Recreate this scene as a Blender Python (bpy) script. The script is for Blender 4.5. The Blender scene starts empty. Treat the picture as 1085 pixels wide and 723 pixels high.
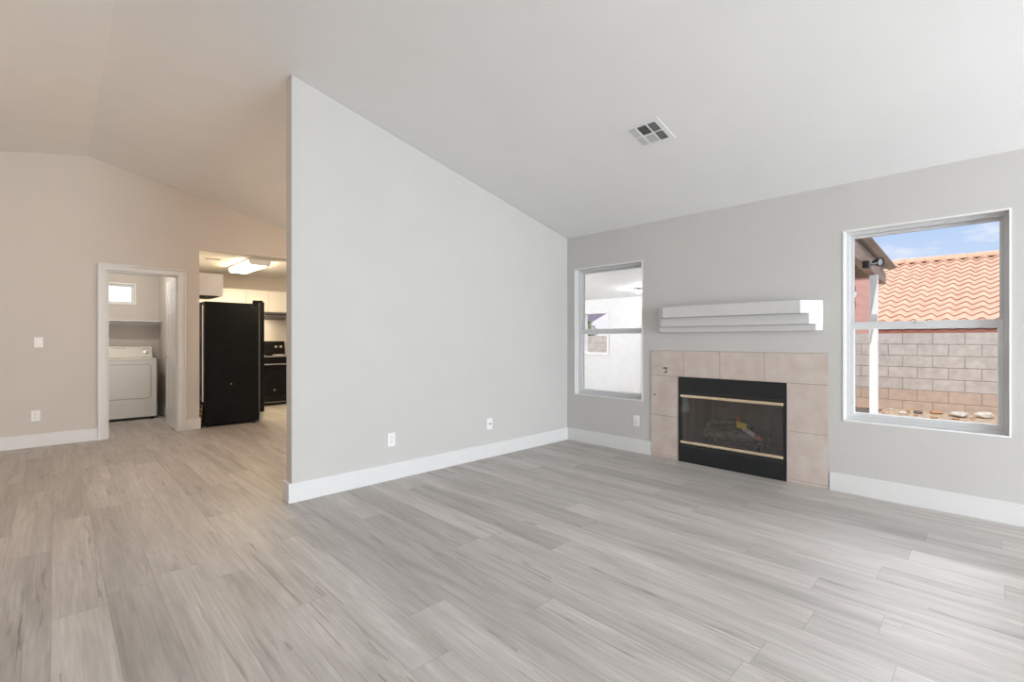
import bpy, bmesh, math, random
from mathutils import Vector, Matrix
random.seed(7)
S = bpy.context.scene
C = S.collection
R = math.radians

# ------------------------------------------------------------------ camera
XW, YP, YL, XE = 4.462, 3.62, 7.514, 1.253      # fireplace wall, partition, far-left wall, partition's free end
ZC, SL, RX, SL2 = 2.434, 0.2282, 0.283, 0.193   # low ceiling height, slopes and ridge
YAW, FPX = 45.794, 498.23
cam = bpy.data.cameras.new('camera')
cam.sensor_width = 36; cam.lens = FPX / 1085 * 36; cam.shift_y = -0.73 / 1085
cam.clip_start = 0.05; cam.clip_end = 400
camo = bpy.data.objects.new('camera', cam); C.objects.link(camo)
camo.location = (0, 0, 1.2); camo.rotation_euler = (R(90), 0, R(YAW - 90))
S.camera = camo

# ------------------------------------------------------------------ exposure, sky, sun, daylight lamps
S.view_settings.view_transform = 'Standard'; S.view_settings.look = 'None'
S.view_settings.gamma = 1.0; S.view_settings.use_curve_mapping = False
S.view_settings.exposure = 0.0
S.cycles.max_bounces = 14; S.cycles.diffuse_bounces = 8; S.cycles.glossy_bounces = 5
S.cycles.transparent_max_bounces = 16; S.cycles.sample_clamp_indirect = 6.0
S.cycles.caustics_reflective = False; S.cycles.caustics_refractive = False
S.cycles.use_denoising = True

SKY_STRENGTH = 1.0
SKY_FILL = 8.0
SUN_STRENGTH = 3.7
REAR_DOOR_W = 465.0
REAR_WINDOW_W = 75.0
DINING_W = 64.0
ENTRY_FILL_W = 38.0
LAUNDRY_W = 25.0
PATIO_W = 120.0
WARM = (1.0, 0.745, 0.53)

def world():
    w = bpy.data.worlds.new('sky'); S.world = w; w.use_nodes = True
    nt = w.node_tree; N = nt.nodes; L = nt.links; N.clear()
    out = N.new('ShaderNodeOutputWorld'); bg = N.new('ShaderNodeBackground')
    tc = N.new('ShaderNodeTexCoord'); sep = N.new('ShaderNodeSeparateXYZ')
    L.new(tc.outputs['Generated'], sep.inputs[0])
    ramp = N.new('ShaderNodeValToRGB'); ramp.color_ramp.elements[0].position = 0.0
    ramp.color_ramp.elements[0].color = (0.80, 0.89, 1.0, 1)
    ramp.color_ramp.elements[1].position = 0.55; ramp.color_ramp.elements[1].color = (0.17, 0.36, 0.82, 1)
    e = ramp.color_ramp.elements.new(0.26); e.color = (0.36, 0.56, 0.94, 1)
    L.new(sep.outputs['Z'], ramp.inputs[0])
    mp = N.new('ShaderNodeMapping'); mp.inputs['Scale'].default_value = (1.0, 1.6, 5.5)
    L.new(tc.outputs['Generated'], mp.inputs[0])
    nz = N.new('ShaderNodeTexNoise'); nz.inputs['Scale'].default_value = 4.2; nz.inputs['Detail'].default_value = 7
    nz.inputs['Roughness'].default_value = 0.6; L.new(mp.outputs[0], nz.inputs['Vector'])
    cr = N.new('ShaderNodeValToRGB'); cr.color_ramp.elements[0].position = 0.5; cr.color_ramp.elements[1].position = 0.68
    L.new(nz.outputs['Fac'], cr.inputs[0])
    mx = N.new('ShaderNodeMixRGB'); mx.inputs[2].default_value = (0.95, 0.96, 1.0, 1)
    L.new(cr.outputs[0], mx.inputs[0]); L.new(ramp.outputs[0], mx.inputs[1])
    # unseen bright sky band added for floor sheen and room light; side horizon whitened
    def lobe(d, lo, hi):
        dt = N.new('ShaderNodeVectorMath'); dt.operation = 'DOT_PRODUCT'; dt.inputs[1].default_value = Vector(d).normalized()
        L.new(tc.outputs['Generated'], dt.inputs[0])
        mr = N.new('ShaderNodeMapRange'); mr.interpolation_type = 'SMOOTHSTEP'; mr.inputs[1].default_value = lo; mr.inputs[2].default_value = hi
        L.new(dt.outputs['Value'], mr.inputs[0]); return mr.outputs[0]
    def mixc(f, a, c):
        n = N.new('ShaderNodeMixRGB'); L.new(f, n.inputs[0]); L.new(a, n.inputs[1]); n.inputs[2].default_value = c; return n.outputs[0]
    def ss(v, lo, hi):
        mr = N.new('ShaderNodeMapRange'); mr.interpolation_type = 'SMOOTHSTEP'; mr.inputs[1].default_value = lo; mr.inputs[2].default_value = hi
        L.new(v, mr.inputs[0]); return mr.outputs[0]
    def mul(p, q):
        n = N.new('ShaderNodeMath'); n.operation = 'MULTIPLY'; L.new(p, n.inputs[0]); L.new(q, n.inputs[1]); return n.outputs[0]
    inv = N.new('ShaderNodeMath'); inv.operation = 'SUBTRACT'; inv.inputs[0].default_value = 1.0; L.new(ss(sep.outputs['Z'], 0.56, 0.72), inv.inputs[1])
    bank = mul(mul(ss(sep.outputs['Z'], 0.21, 0.34), inv.outputs[0]), ss(sep.outputs['X'], 0.45, 0.72))
    c1 = mixc(bank, mx.outputs[0], (SKY_FILL, SKY_FILL, SKY_FILL * 1.03, 1))
    c2 = mixc(lobe((-0.05, 1.0, 0.12), 0.90, 0.98), c1, (1.6, 1.58, 1.5, 1))
    L.new(c2, bg.inputs[0]); bg.inputs[1].default_value = SKY_STRENGTH
    L.new(bg.outputs[0], out.inputs[0])
world()

def lamp(name, kind, loc, energy, color=(1, 1, 1), rot=(0, 0, 0), size=None, size_y=None, parent=None):
    d = bpy.data.lights.new(name, kind); d.energy = energy; d.color = color
    if kind == 'AREA':
        d.shape = 'RECTANGLE'; d.size = size; d.size_y = size_y or size
    elif kind in ('POINT', 'SPOT') and size: d.shadow_soft_size = size
    elif kind == 'SUN': d.angle = R(0.6)
    o = bpy.data.objects.new(name, d); C.objects.link(o)
    o.location = loc; o.rotation_euler = rot
    if parent: o.parent = parent
    return o
sun = lamp('sun', 'SUN', (0, 0, 20), SUN_STRENGTH, (1.0, 0.95, 0.88))
sun.rotation_euler = Vector((0.52, 0.12, -0.80)).to_track_quat('-Z', 'Y').to_euler()
# area lamps added to stand in for daylight through the unseen rear glazing
lamp('rear_door_day_lamp', 'AREA', (2.45, -5.12, 1.1), REAR_DOOR_W, (0.89, 0.95, 1.0), (R(90), 0, 0), 2.5, 2.0)
lamp('rear_window_day_lamp', 'AREA', (-1.75, -5.12, 1.45), REAR_WINDOW_W, (0.89, 0.95, 1.0), (R(90), 0, 0), 1.7, 1.3)

# ------------------------------------------------------------------ materials
MATS = {}
def srgb(r, g, b):
    f = lambda c: (c / 12.92 if c <= 0.04045 else ((c + 0.055) / 1.055) ** 2.4)
    return (f(r / 255), f(g / 255), f(b / 255), 1)
def mat(name, col, rough=0.5, metal=0.0, var=0.0, vscale=6.0, bump=0.0, bscale=200.0, spec=0.5, emit=None, estr=0.0, stretch=None, col2=None):
    m = bpy.data.materials.new(name); m.use_nodes = True; nt = m.node_tree; N = nt.nodes; L = nt.links
    b = N['Principled BSDF']; b.inputs['Roughness'].default_value = rough; b.inputs['Metallic'].default_value = metal
    b.inputs['Specular IOR Level'].default_value = spec; b.inputs['Base Color'].default_value = col
    tc = N.new('ShaderNodeTexCoord'); vec = tc.outputs['Object']
    if stretch:
        mp = N.new('ShaderNodeMapping'); mp.inputs['Scale'].default_value = stretch; L.new(vec, mp.inputs[0]); vec = mp.outputs[0]
    if var > 0 or col2:
        nz = N.new('ShaderNodeTexNoise'); nz.inputs['Scale'].default_value = vscale; nz.inputs['Detail'].default_value = 6
        L.new(vec, nz.inputs['Vector'])
        mr = N.new('ShaderNodeMapRange'); mr.inputs[1].default_value = 0.32; mr.inputs[2].default_value = 0.68
        L.new(nz.outputs['Fac'], mr.inputs[0])
        mx = N.new('ShaderNodeMixRGB')
        if col2: a, c = col, col2
        else: a = tuple(x * (1 - var) for x in col[:3]) + (1,); c = tuple(min(1, x * (1 + var)) for x in col[:3]) + (1,)
        mx.inputs[1].default_value = a; mx.inputs[2].default_value = c
        L.new(mr.outputs[0], mx.inputs[0]); L.new(mx.outputs[0], b.inputs['Base Color'])
    if bump > 0:
        n2 = N.new('ShaderNodeTexNoise'); n2.inputs['Scale'].default_value = bscale; n2.inputs['Detail'].default_value = 3
        L.new(vec, n2.inputs['Vector'])
        bp = N.new('ShaderNodeBump'); bp.inputs['Strength'].default_value = bump; bp.inputs['Distance'].default_value = 0.002
        L.new(n2.outputs['Fac'], bp.inputs['Height']); L.new(bp.outputs[0], b.inputs['Normal'])
    if emit:
        b.inputs['Emission Color'].default_value = emit; b.inputs['Emission Strength'].default_value = estr
    MATS[name] = m; return m
mat('wall_paint', (0.565, 0.552, 0.535, 1), 0.75, var=0.012, vscale=3, bump=0.25, bscale=160, spec=0.25)
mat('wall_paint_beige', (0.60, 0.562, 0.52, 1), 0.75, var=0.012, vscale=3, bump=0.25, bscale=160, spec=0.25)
mat('ceiling_paint', (0.80, 0.80, 0.795, 1), 0.85, var=0.01, vscale=3, bump=0.2, bscale=140, spec=0.2)
mat('trim_paint', (0.715, 0.712, 0.708, 1), 0.4, var=0.01, spec=0.4)
mat('mantel_paint', (0.60, 0.597, 0.59, 1), 0.45, var=0.012, spec=0.4)
mat('window_vinyl', (0.62, 0.625, 0.63, 1), 0.38, var=0.02, spec=0.5)
mat('window_bead', (0.86, 0.86, 0.86, 1), 0.4, var=0.01)
mat('plastic_white', (0.84, 0.835, 0.82, 1), 0.35, var=0.01)
mat('dark_slot', (0.03, 0.03, 0.03, 1), 0.6, var=0.1)
mat('tile_beige', srgb(204, 193, 185), 0.38, col2=srgb(190, 175, 166), vscale=7, bump=0.15, bscale=40, spec=0.45)
mat('grout', srgb(158, 146, 136), 0.9, var=0.06, vscale=30)
mat('black_metal', (0.012, 0.014, 0.015, 1), 0.42, var=0.15, vscale=9, bump=0.1, bscale=400, spec=0.4)
mat('brass', (0.86, 0.72, 0.52, 1), 0.22, 0.75, var=0.04, vscale=20)
mat('firebox_dark', (0.17, 0.17, 0.172, 1), 0.85, var=0.25, vscale=12, stretch=(1, 1, 0.08))
mat('log_bark', (0.10, 0.09, 0.085, 1), 0.95, col2=(0.03, 0.026, 0.024, 1), vscale=14, bump=0.8, bscale=40, stretch=(1, 0.3, 1))
mat('log_ash', (0.26, 0.25, 0.24, 1), 0.95, col2=(0.09, 0.085, 0.08, 1), vscale=18, bump=0.8, bscale=40)
mat('iron', (0.025, 0.024, 0.023, 1), 0.65, 0.6, var=0.2, vscale=20)
mat('tag_red', (0.45, 0.07, 0.04, 1), 0.6, var=0.1); mat('tag_yellow', (0.95, 0.72, 0.05, 1), 0.6, var=0.05)
mat('tag_grey', (0.60, 0.60, 0.66, 1), 0.6, var=0.08); mat('tag_orange', (0.55, 0.22, 0.10, 1), 0.6, var=0.08)
mat('chrome', (0.75, 0.75, 0.74, 1), 0.15, 1.0, var=0.02)
mat('steel', (0.55, 0.55, 0.54, 1), 0.35, 0.9, var=0.04)
mat('copper', (0.42, 0.22, 0.13, 1), 0.35, 0.9, var=0.1)
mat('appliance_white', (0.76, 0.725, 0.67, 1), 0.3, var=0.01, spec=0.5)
mat('appliance_grey', (0.30, 0.29, 0.27, 1), 0.5, var=0.05)
mat('fridge_black', (0.007, 0.009, 0.009, 1), 0.34, var=0.2, vscale=10, bump=0.5, bscale=170, spec=0.14)
mat('gloss_black', (0.006, 0.006, 0.007, 1), 0.14, var=0.1, spec=0.3)
mat('black_glass', (0.005, 0.005, 0.006, 1), 0.05, var=0.1, spec=0.35)
mat('cabinet_white', (0.80, 0.785, 0.76, 1), 0.42, var=0.01)
mat('cabinet_under', (0.32, 0.27, 0.22, 1), 0.6, var=0.1, vscale=12, stretch=(1, 8, 1))
mat('duct_dark', (0.012, 0.012, 0.012, 1), 0.9, var=0.2, spec=0.1)
mat('louver_white', (0.78, 0.78, 0.775, 1), 0.4, var=0.01)
mat('lens_glow', (0.9, 0.88, 0.8, 1), 0.4, emit=(1.0, 0.79, 0.52, 1), estr=46.0)
mat('globe_glow', (0.9, 0.88, 0.8, 1), 0.4, emit=(1.0, 0.80, 0.58, 1), estr=4.0)
mat('patio_glow', (0.9, 0.9, 0.9, 1), 0.4, emit=(1.0, 0.98, 0.95, 1), estr=3.0)
mat('hood_glow', (0.9, 0.88, 0.8, 1), 0.4, emit=(1.0, 0.85, 0.62, 1), estr=75.0)
mat('stucco_white', (0.82, 0.82, 0.81, 1), 0.9, var=0.03, vscale=12, bump=0.4, bscale=90)
mat('concrete', (0.66, 0.655, 0.645, 1), 0.9, var=0.06, vscale=6, bump=0.3, bscale=80)
mat('stucco_pink', srgb(206, 160, 146), 0.9, var=0.05, vscale=10, bump=0.5, bscale=80)
mat('stucco_grey', srgb(140, 138, 140), 0.9, var=0.05, vscale=10, bump=0.5, bscale=80)
mat('patio_white', (0.84, 0.84, 0.83, 1), 0.7, var=0.015, vscale=8)
mat('patio_wood', srgb(150, 128, 112), 0.8, var=0.2, vscale=10, stretch=(0.15, 3, 3))
mat('patio_sheet', srgb(150, 142, 138), 0.6, var=0.12, vscale=5)
mat('block', srgb(196, 188, 180), 0.95, col2=srgb(176, 168, 160), vscale=9, bump=0.6, bscale=120)
mat('block_low', srgb(192, 170, 152), 0.95, col2=srgb(178, 158, 142), vscale=9, bump=0.6, bscale=120)
mat('mortar', srgb(150, 140, 132), 0.95, var=0.08, vscale=20)
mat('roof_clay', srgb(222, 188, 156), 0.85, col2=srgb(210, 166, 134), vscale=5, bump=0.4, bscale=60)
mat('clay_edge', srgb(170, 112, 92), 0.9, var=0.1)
mat('roof_slate', srgb(112, 102, 110), 0.85, var=0.15, vscale=8)
mat('gravel', srgb(216, 194, 164), 0.95, col2=srgb(150, 124, 98), vscale=22, bump=0.9, bscale=60)
mat('stone_pale', srgb(214, 208, 196), 0.9, col2=srgb(176, 168, 154), vscale=12, bump=0.5, bscale=50)
mat('stone_tan', srgb(190, 150, 112), 0.9, col2=srgb(150, 112, 82), vscale=12, bump=0.5, bscale=50)
mat('stone_dark', srgb(118, 104, 90), 0.9, col2=srgb(84, 74, 66), vscale=12, bump=0.5, bscale=50)
mat('leaf_green', srgb(132, 146, 62), 0.7, col2=srgb(82, 104, 40), vscale=5)
mat('twig', srgb(96, 78, 58), 0.9, var=0.2, vscale=20)

def glass(name, refl, tint=(1, 1, 1, 1), rough=0.0):
    m = bpy.data.materials.new(name); m.use_nodes = True; nt = m.node_tree; N = nt.nodes; L = nt.links; N.clear()
    out = N.new('ShaderNodeOutputMaterial'); mx = N.new('ShaderNodeMixShader')
    tr = N.new('ShaderNodeBsdfTransparent'); tr.inputs[0].default_value = tint
    gl = N.new('ShaderNodeBsdfGlossy'); gl.inputs['Roughness'].default_value = rough
    lw = N.new('ShaderNodeFresnel'); lw.inputs[0].default_value = refl
    L.new(lw.outputs[0], mx.inputs[0]); L.new(tr.outputs[0], mx.inputs[1]); L.new(gl.outputs[0], mx.inputs[2])
    L.new(mx.outputs[0], out.inputs[0]); MATS[name] = m
glass('window_glass', 1.25)
glass('fire_glass', 1.75, (0.97, 0.97, 0.97, 1), 0.02)

def floor_material():
    m = bpy.data.materials.new('plank_floor'); m.use_nodes = True; nt = m.node_tree; N = nt.nodes; L = nt.links
    b = N['Principled BSDF']
    def M(op, a, c=None, d=None):
        n = N.new('ShaderNodeMath'); n.operation = op
        for i, v in enumerate((a, c, d)):
            if v is None: continue
            if isinstance(v, (int, float)): n.inputs[i].default_value = v
            else: L.new(v, n.inputs[i])
        return n.outputs[0]
    def CX(x, y, z):
        n = N.new('ShaderNodeCombineXYZ')
        for i, v in enumerate((x, y, z)):
            if isinstance(v, (int, float)): n.inputs[i].default_value = v
            else: L.new(v, n.inputs[i])
        return n.outputs[0]
    def ramp(v, stops):
        n = N.new('ShaderNodeValToRGB'); cr = n.color_ramp
        cr.elements[0].position, cr.elements[0].color = stops[0]; cr.elements[1].position, cr.elements[1].color = stops[-1]
        for p, c in stops[1:-1]: cr.elements.new(p).color = c
        L.new(v, n.inputs[0]); return n.outputs[0]
    def noise(vec, scale, detail, rough=0.5, dist=0.0):
        n = N.new('ShaderNodeTexNoise'); n.inputs['Scale'].default_value = scale; n.inputs['Detail'].default_value = detail
        n.inputs['Roughness'].default_value = rough; n.inputs['Distortion'].default_value = dist; L.new(vec, n.inputs['Vector']); return n.outputs['Fac']
    def mix(f, a, c, mode='MIX'):
        n = N.new('ShaderNodeMixRGB'); n.blend_type = mode
        for i, v in enumerate((f, a, c)):
            if isinstance(v, (int, float)): n.inputs[i].default_value = v
            elif isinstance(v, tuple): n.inputs[i].default_value = v
            else: L.new(v, n.inputs[i])
        return n.outputs[0]
    tc = N.new('ShaderNodeTexCoord'); sp = N.new('ShaderNodeSeparateXYZ'); L.new(tc.outputs['Object'], sp.inputs[0])
    X, Y = sp.outputs['X'], sp.outputs['Y']
    W, LEN = 0.186, 1.52
    u = M('DIVIDE', M('SUBTRACT', X, 0.175), W); col = M('FLOOR', u)
    wn = N.new('ShaderNodeTexWhiteNoise'); wn.noise_dimensions = '1D'; L.new(col, wn.inputs['W'])
    v = M('ADD', M('DIVIDE', Y, LEN), M('MULTIPLY', wn.outputs['Value'], 7.0)); row = M('FLOOR', v)
    w2 = N.new('ShaderNodeTexWhiteNoise'); w2.noise_dimensions = '2D'; L.new(CX(col, row, 0.0), w2.inputs['Vector'])
    rnd = w2.outputs['Value']
    off = M('MULTIPLY', rnd, 37.0)
    lv = CX(M('ADD', X, off), M('ADD', M('MULTIPLY', Y, 0.10), off), off)        # long grain
    fine = noise(CX(M('ADD', X, off), M('ADD', M('MULTIPLY', Y, 0.035), off), off), 75.0, 5, 0.65, 0.3)
    broad = noise(lv, 7.0, 4, 0.55, 0.8)
    streak = noise(CX(M('ADD', X, off), M('ADD', M('MULTIPLY', Y, 0.07), off), 3.3), 13.0, 6, 0.62, 0.9)
    base = ramp(broad, [(0.25, (0.325, 0.298, 0.276, 1)), (0.5, (0.437, 0.409, 0.386, 1)), (0.75, (0.52, 0.494, 0.472, 1))])
    tone = M('ADD', 0.91, M('MULTIPLY', rnd, 0.24))
    c = mix(1.0, base, CX(tone, tone, tone), 'MULTIPLY')
    rings = noise(CX(M('ADD', X, off), M('ADD', M('MULTIPLY', Y, 0.09), off), 1.7), 9.0, 2, 0.5, 0.4)
    rg = M('SINE', M('MULTIPLY', rings, 62.0))
    rgm = M('ADD', 1.0, M('MULTIPLY', rg, 0.035)); c = mix(1.0, c, CX(rgm, rgm, rgm), 'MULTIPLY')
    fg = M('ADD', 0.64, M('MULTIPLY', fine, 0.74)); c = mix(1.0, c, CX(fg, fg, fg), 'MULTIPLY')
    sm = ramp(streak, [(0.0, (0, 0, 0, 1)), (0.61, (0, 0, 0, 1)), (0.74, (1, 1, 1, 1)), (1.0, (1, 1, 1, 1))])
    c = mix(M('MULTIPLY', sm, 0.7), c, (0.19, 0.165, 0.145, 1))
    vn = noise(CX(M('ADD', X, off), M('ADD', M('MULTIPLY', Y, 0.022), off), 5.1), 9.0, 4, 0.55, 0.25)
    vk = noise(CX(M('ADD', X, off), M('ADD', M('MULTIPLY', Y, 0.30), off), 8.2), 4.5, 2)
    vein = M('MULTIPLY', M('LESS_THAN', M('ABSOLUTE', M('SUBTRACT', vn, 0.5)), 0.0045), M('GREATER_THAN', vk, 0.55))
    c = mix(M('MULTIPLY', vein, 0.45), c, (0.15, 0.125, 0.105, 1))
    fu = M('FRACT', u); fv = M('FRACT', v)
    gu = M('LESS_THAN', M('MINIMUM', fu, M('SUBTRACT', 1.0, fu)), 0.009)
    gv = M('LESS_THAN', M('MINIMUM', fv, M('SUBTRACT', 1.0, fv)), 0.0014)
    g = M('MAXIMUM', gu, gv); c = mix(M('MULTIPLY', g, 0.28), c, (0.14, 0.12, 0.105, 1))
    L.new(c, b.inputs['Base Color'])
    rr = M('ADD', 0.40, M('MULTIPLY', fine, 0.14)); L.new(rr, b.inputs['Roughness'])
    b.inputs['Specular IOR Level'].default_value = 0.6
    bp = N.new('ShaderNodeBump'); bp.inputs['Strength'].default_value = 0.12; bp.inputs['Distance'].default_value = 0.002
    L.new(M('SUBTRACT', fine, M('MULTIPLY', g, 1.5)), bp.inputs['Height']); L.new(bp.outputs[0], b.inputs['Normal'])
    MATS['plank_floor'] = m
floor_material()

# ------------------------------------------------------------------ mesh helpers
WORLD = {}
def box(bm, x0, x1, y0, y1, z0, z1, mi=0):
    v = [bm.verts.new(p) for p in ((x0, y0, z0), (x1, y0, z0), (x1, y1, z0), (x0, y1, z0), (x0, y0, z1), (x1, y0, z1), (x1, y1, z1), (x0, y1, z1))]
    for f in ((0, 3, 2, 1), (4, 5, 6, 7), (0, 1, 5, 4), (1, 2, 6, 5), (2, 3, 7, 6), (3, 0, 4, 7)):
        bm.faces.new([v[i] for i in f]).material_index = mi
def prism(bm, pts, axis, a, b):
    """pts: 2-D polygon; axis 'x': (y,z), 'y': (x,z), 'z': (x,y); extruded from a to b"""
    def P(p, t): return {'x': (t, p[0], p[1]), 'y': (p[0], t, p[1]), 'z': (p[0], p[1], t)}[axis]
    A = [bm.verts.new(P(p, a)) for p in pts]; B = [bm.verts.new(P(p, b)) for p in pts]
    n = len(pts); bm.faces.new(A); bm.faces.new(B[::-1])
    for i in range(n): bm.faces.new((A[i], B[i], B[(i + 1) % n], A[(i + 1) % n]))
def tube(bm, path, rad, seg=10, cap=True):
    path = [Vector(p) for p in path]; rings = []
    rads = rad if isinstance(rad, (list, tuple)) else [rad] * len(path)
    for i, p in enumerate(path):
        d = (path[min(i + 1, len(path) - 1)] - path[max(i - 1, 0)]).normalized()
        a = d.orthogonal().normalized() if i == 0 else (a - d * a.dot(d)).normalized()
        b = d.cross(a)
        rings.append([bm.verts.new(p + (a * math.cos(t) + b * math.sin(t)) * rads[i]) for t in [2 * math.pi * k / seg for k in range(seg)]])
    for r0, r1 in zip(rings, rings[1:]):
        for k in range(seg): bm.faces.new((r0[k], r0[(k + 1) % seg], r1[(k + 1) % seg], r1[k]))
    if cap: bm.faces.new(rings[0][::-1]); bm.faces.new(rings[-1])
def lathe(bm, prof, c, axis, seg=24):
    c = Vector(c); ax = Vector(axis).normalized(); u = ax.orthogonal().normalized(); w = ax.cross(u); rings = []
    for r, h in prof:
        if r < 1e-6: rings.append([bm.verts.new(c + ax * h)])
        else: rings.append([bm.verts.new(c + ax * h + (u * math.cos(t) + w * math.sin(t)) * r) for t in [2 * math.pi * k / seg for k in range(seg)]])
    for a, b in zip(rings, rings[1:]):
        for k in range(seg):
            q = [a[k % len(a)], a[(k + 1) % len(a)], b[(k + 1) % len(b)], b[k % len(b)]]
            q = list(dict.fromkeys(q))
            if len(q) > 2: bm.faces.new(q)
def rrect(w0, w1, h0, h1, r, n=6):
    pts = []
    for cx, cy, a in ((w1 - r, h1 - r, 0), (w0 + r, h1 - r, 90), (w0 + r, h0 + r, 180), (w1 - r, h0 + r, 270)):
        for k in range(n + 1):
            t = R(a + 90 * k / n); pts.append((cx + r * math.cos(t), cy + r * math.sin(t)))
    return pts
def ring_prism(bm, outer, inner, axis, a, b):
    def P(p, t): return {'x': (t, p[0], p[1]), 'y': (p[0], t, p[1]), 'z': (p[0], p[1], t)}[axis]
    n = len(outer)
    oa = [bm.verts.new(P(p, a)) for p in outer]; ob = [bm.verts.new(P(p, b)) for p in outer]
    ia = [bm.verts.new(P(p, a)) for p in inner]; ib = [bm.verts.new(P(p, b)) for p in inner]
    for i in range(n):
        j = (i + 1) % n
        bm.faces.new((oa[i], oa[j], ia[j], ia[i])); bm.faces.new((ob[i], ib[i], ib[j], ob[j]))
        bm.faces.new((oa[i], ob[i], ob[j], oa[j])); bm.faces.new((ia[i], ia[j], ib[j], ib[i]))
def rframe(bm, axis, a, b, w0, w1, h0, h1, t):
    """a rectangular frame of bar width t"""
    ring_prism(bm, [(w0, h0), (w1, h0), (w1, h1), (w0, h1)], [(w0 + t, h0 + t), (w1 - t, h0 + t), (w1 - t, h1 - t), (w0 + t, h1 - t)], axis, a, b)

def obj(name, bm, m, parent=None, bevel=0.0, smooth=False, seg=2, loc=None, local=False):
    """link bm as ONE mesh object; verts are in world space unless local"""
    bmesh.ops.remove_doubles(bm, verts=bm.verts, dist=1e-6)
    bmesh.ops.recalc_face_normals(bm, faces=bm.faces)
    M = WORLD[parent.name] if parent else Matrix.Translation(loc or (0, 0, 0))
    if not local: bm.transform(M.inverted())
    me = bpy.data.meshes.new(name); bm.to_mesh(me); bm.free()
    for k in (m if isinstance(m, (list, tuple)) else [m]): me.materials.append(MATS[k])
    o = bpy.data.objects.new(name, me); C.objects.link(o)
    if parent: o.parent = parent
    else: o.location = loc or (0, 0, 0)
    WORLD[o.name] = M
    if smooth:
        for p in me.polygons: p.use_smooth = True
        try: me.set_sharp_from_angle(angle=R(38))
        except Exception: pass
    if bevel > 0:
        b = o.modifiers.new('bevel', 'BEVEL'); b.width = bevel; b.segments = seg; b.limit_method = 'ANGLE'; b.angle_limit = R(40)
    return o
def thing(name, label, cat, loc, rot=None, group=None, kind=None):
    o = bpy.data.objects.new(name, None); C.objects.link(o); o.empty_display_size = 0.05
    o.location = loc
    if rot: o.rotation_euler = rot
    from mathutils import Euler
    WORLD[o.name] = Matrix.Translation(loc) @ (Euler(rot).to_matrix().to_4x4() if rot else Matrix.Identity(4))
    o['label'] = label; o['category'] = cat
    if group: o['group'] = group
    if kind: o['kind'] = kind
    return o
def tag(o, label, cat, group=None, kind=None):
    o['label'] = label; o['category'] = cat
    if group: o['group'] = group
    if kind: o['kind'] = kind
    return o
def struct(name, bm, m, label, cat, bevel=0.0):
    return tag(obj(name, bm, m, None, bevel), label, cat, kind='structure')
def nb(): return bmesh.new()

# ------------------------------------------------------------------ the shell
XL, YR = -3.2, -5.0           # unseen left and rear walls
YK, YLB = 9.95, 9.72          # kitchen and laundry back walls
XO = XW + 0.16                # outer face of the fireplace wall
def zc(x): return ZC + SL * (XW - x) if x >= RX else ZC + SL * (XW - RX) - SL2 * (RX - x)

bm = nb(); box(bm, XL - 0.15, XO, YR - 0.15, 10.1, -0.12, 0.0)
struct('floor', bm, 'plank_floor', 'grey-brown wood plank floor running through the whole house', 'floor')

bm = nb()
pts = [(XL - 0.15, zc(XL - 0.15)), (RX, zc(RX)), (XO, zc(XO)), (XO, zc(XO) + 0.15), (RX, zc(RX) + 0.15), (XL - 0.15, zc(XL - 0.15) + 0.15)]
prism(bm, pts, 'y', YR - 0.15, YL + 0.0)
struct('ceiling', bm, 'ceiling_paint', 'white vaulted ceiling sloping down to the fireplace wall', 'ceiling')
bm = nb(); box(bm, 1.30, XO, YL + 0.115, 10.1, ZC, ZC + 0.15)
struct('ceiling_kitchen', bm, 'ceiling_paint', 'flat white ceiling over the kitchen', 'ceiling')
bm = nb(); box(bm, -0.7, 1.30, YL + 0.115, 10.1, ZC, ZC + 0.15)
struct('ceiling_laundry', bm, 'ceiling_paint', 'flat white ceiling over the laundry room', 'ceiling')

def wall_grid(bm, axis, t0, t1, us, zs, holes):
    """boxes over a grid of cells, leaving the holes; axis is the wall's normal"""
    for i in range(len(us) - 1):
        for k in range(len(zs) - 1):
            cu, cz = (us[i] + us[i + 1]) / 2, (zs[k] + zs[k + 1]) / 2
            if any(h[0] < cu < h[1] and h[2] < cz < h[3] for h in holes): continue
            if axis == 'x': box(bm, t0, t1, us[i], us[i + 1], zs[k], zs[k + 1])
            else: box(bm, us[i], us[i + 1], t0, t1, zs[k], zs[k + 1])
    bmesh.ops.remove_doubles(bm, verts=bm.verts, dist=1e-5)
    seen = {}
    for f in list(bm.faces):
        key = tuple(sorted(v.index for v in f.verts)); 
    bm.verts.index_update()
    for f in list(bm.faces):
        key = tuple(sorted(v.index for v in f.verts))
        seen.setdefault(key, []).append(f)
    dead = [f for fs in seen.values() if len(fs) > 1 for f in fs]
    bmesh.ops.delete(bm, geom=dead, context='FACES_ONLY')

WL = (2.612, 3.505, 0.563, 2.041)     # left window opening (y0,y1,z0,z1)
WR = (-0.065, 0.832, 0.572, 2.055)    # right window opening
FB = (1.236, 2.200, 0.0, 0.838)       # fireplace opening
ST = (-2.0, -0.62, 0.0, 2.05)
bm = nb()
ys = sorted([YR - 0.15, 10.1, WL[0], WL[1], WR[0], WR[1], FB[0], FB[1]])
zs = sorted([0.0, ZC, WL[2], WL[3], WR[2], WR[3], FB[3]])
wall_grid(bm, 'x', XW, XO, ys, zs, [WL, WR, FB])
struct('wall_right', bm, 'wall_paint', 'pale grey wall with the fireplace and two windows', 'wall')

bm = nb()
prism(bm, [(XE, 0), (XW, 0), (XW, ZC), (XE, zc(XE))], 'y', YP, YP + 0.115)
struct('wall_partition', bm, 'wall_paint', 'pale grey partition wall with free end beside the fireplace wall', 'wall', bevel=0.008)

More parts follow.
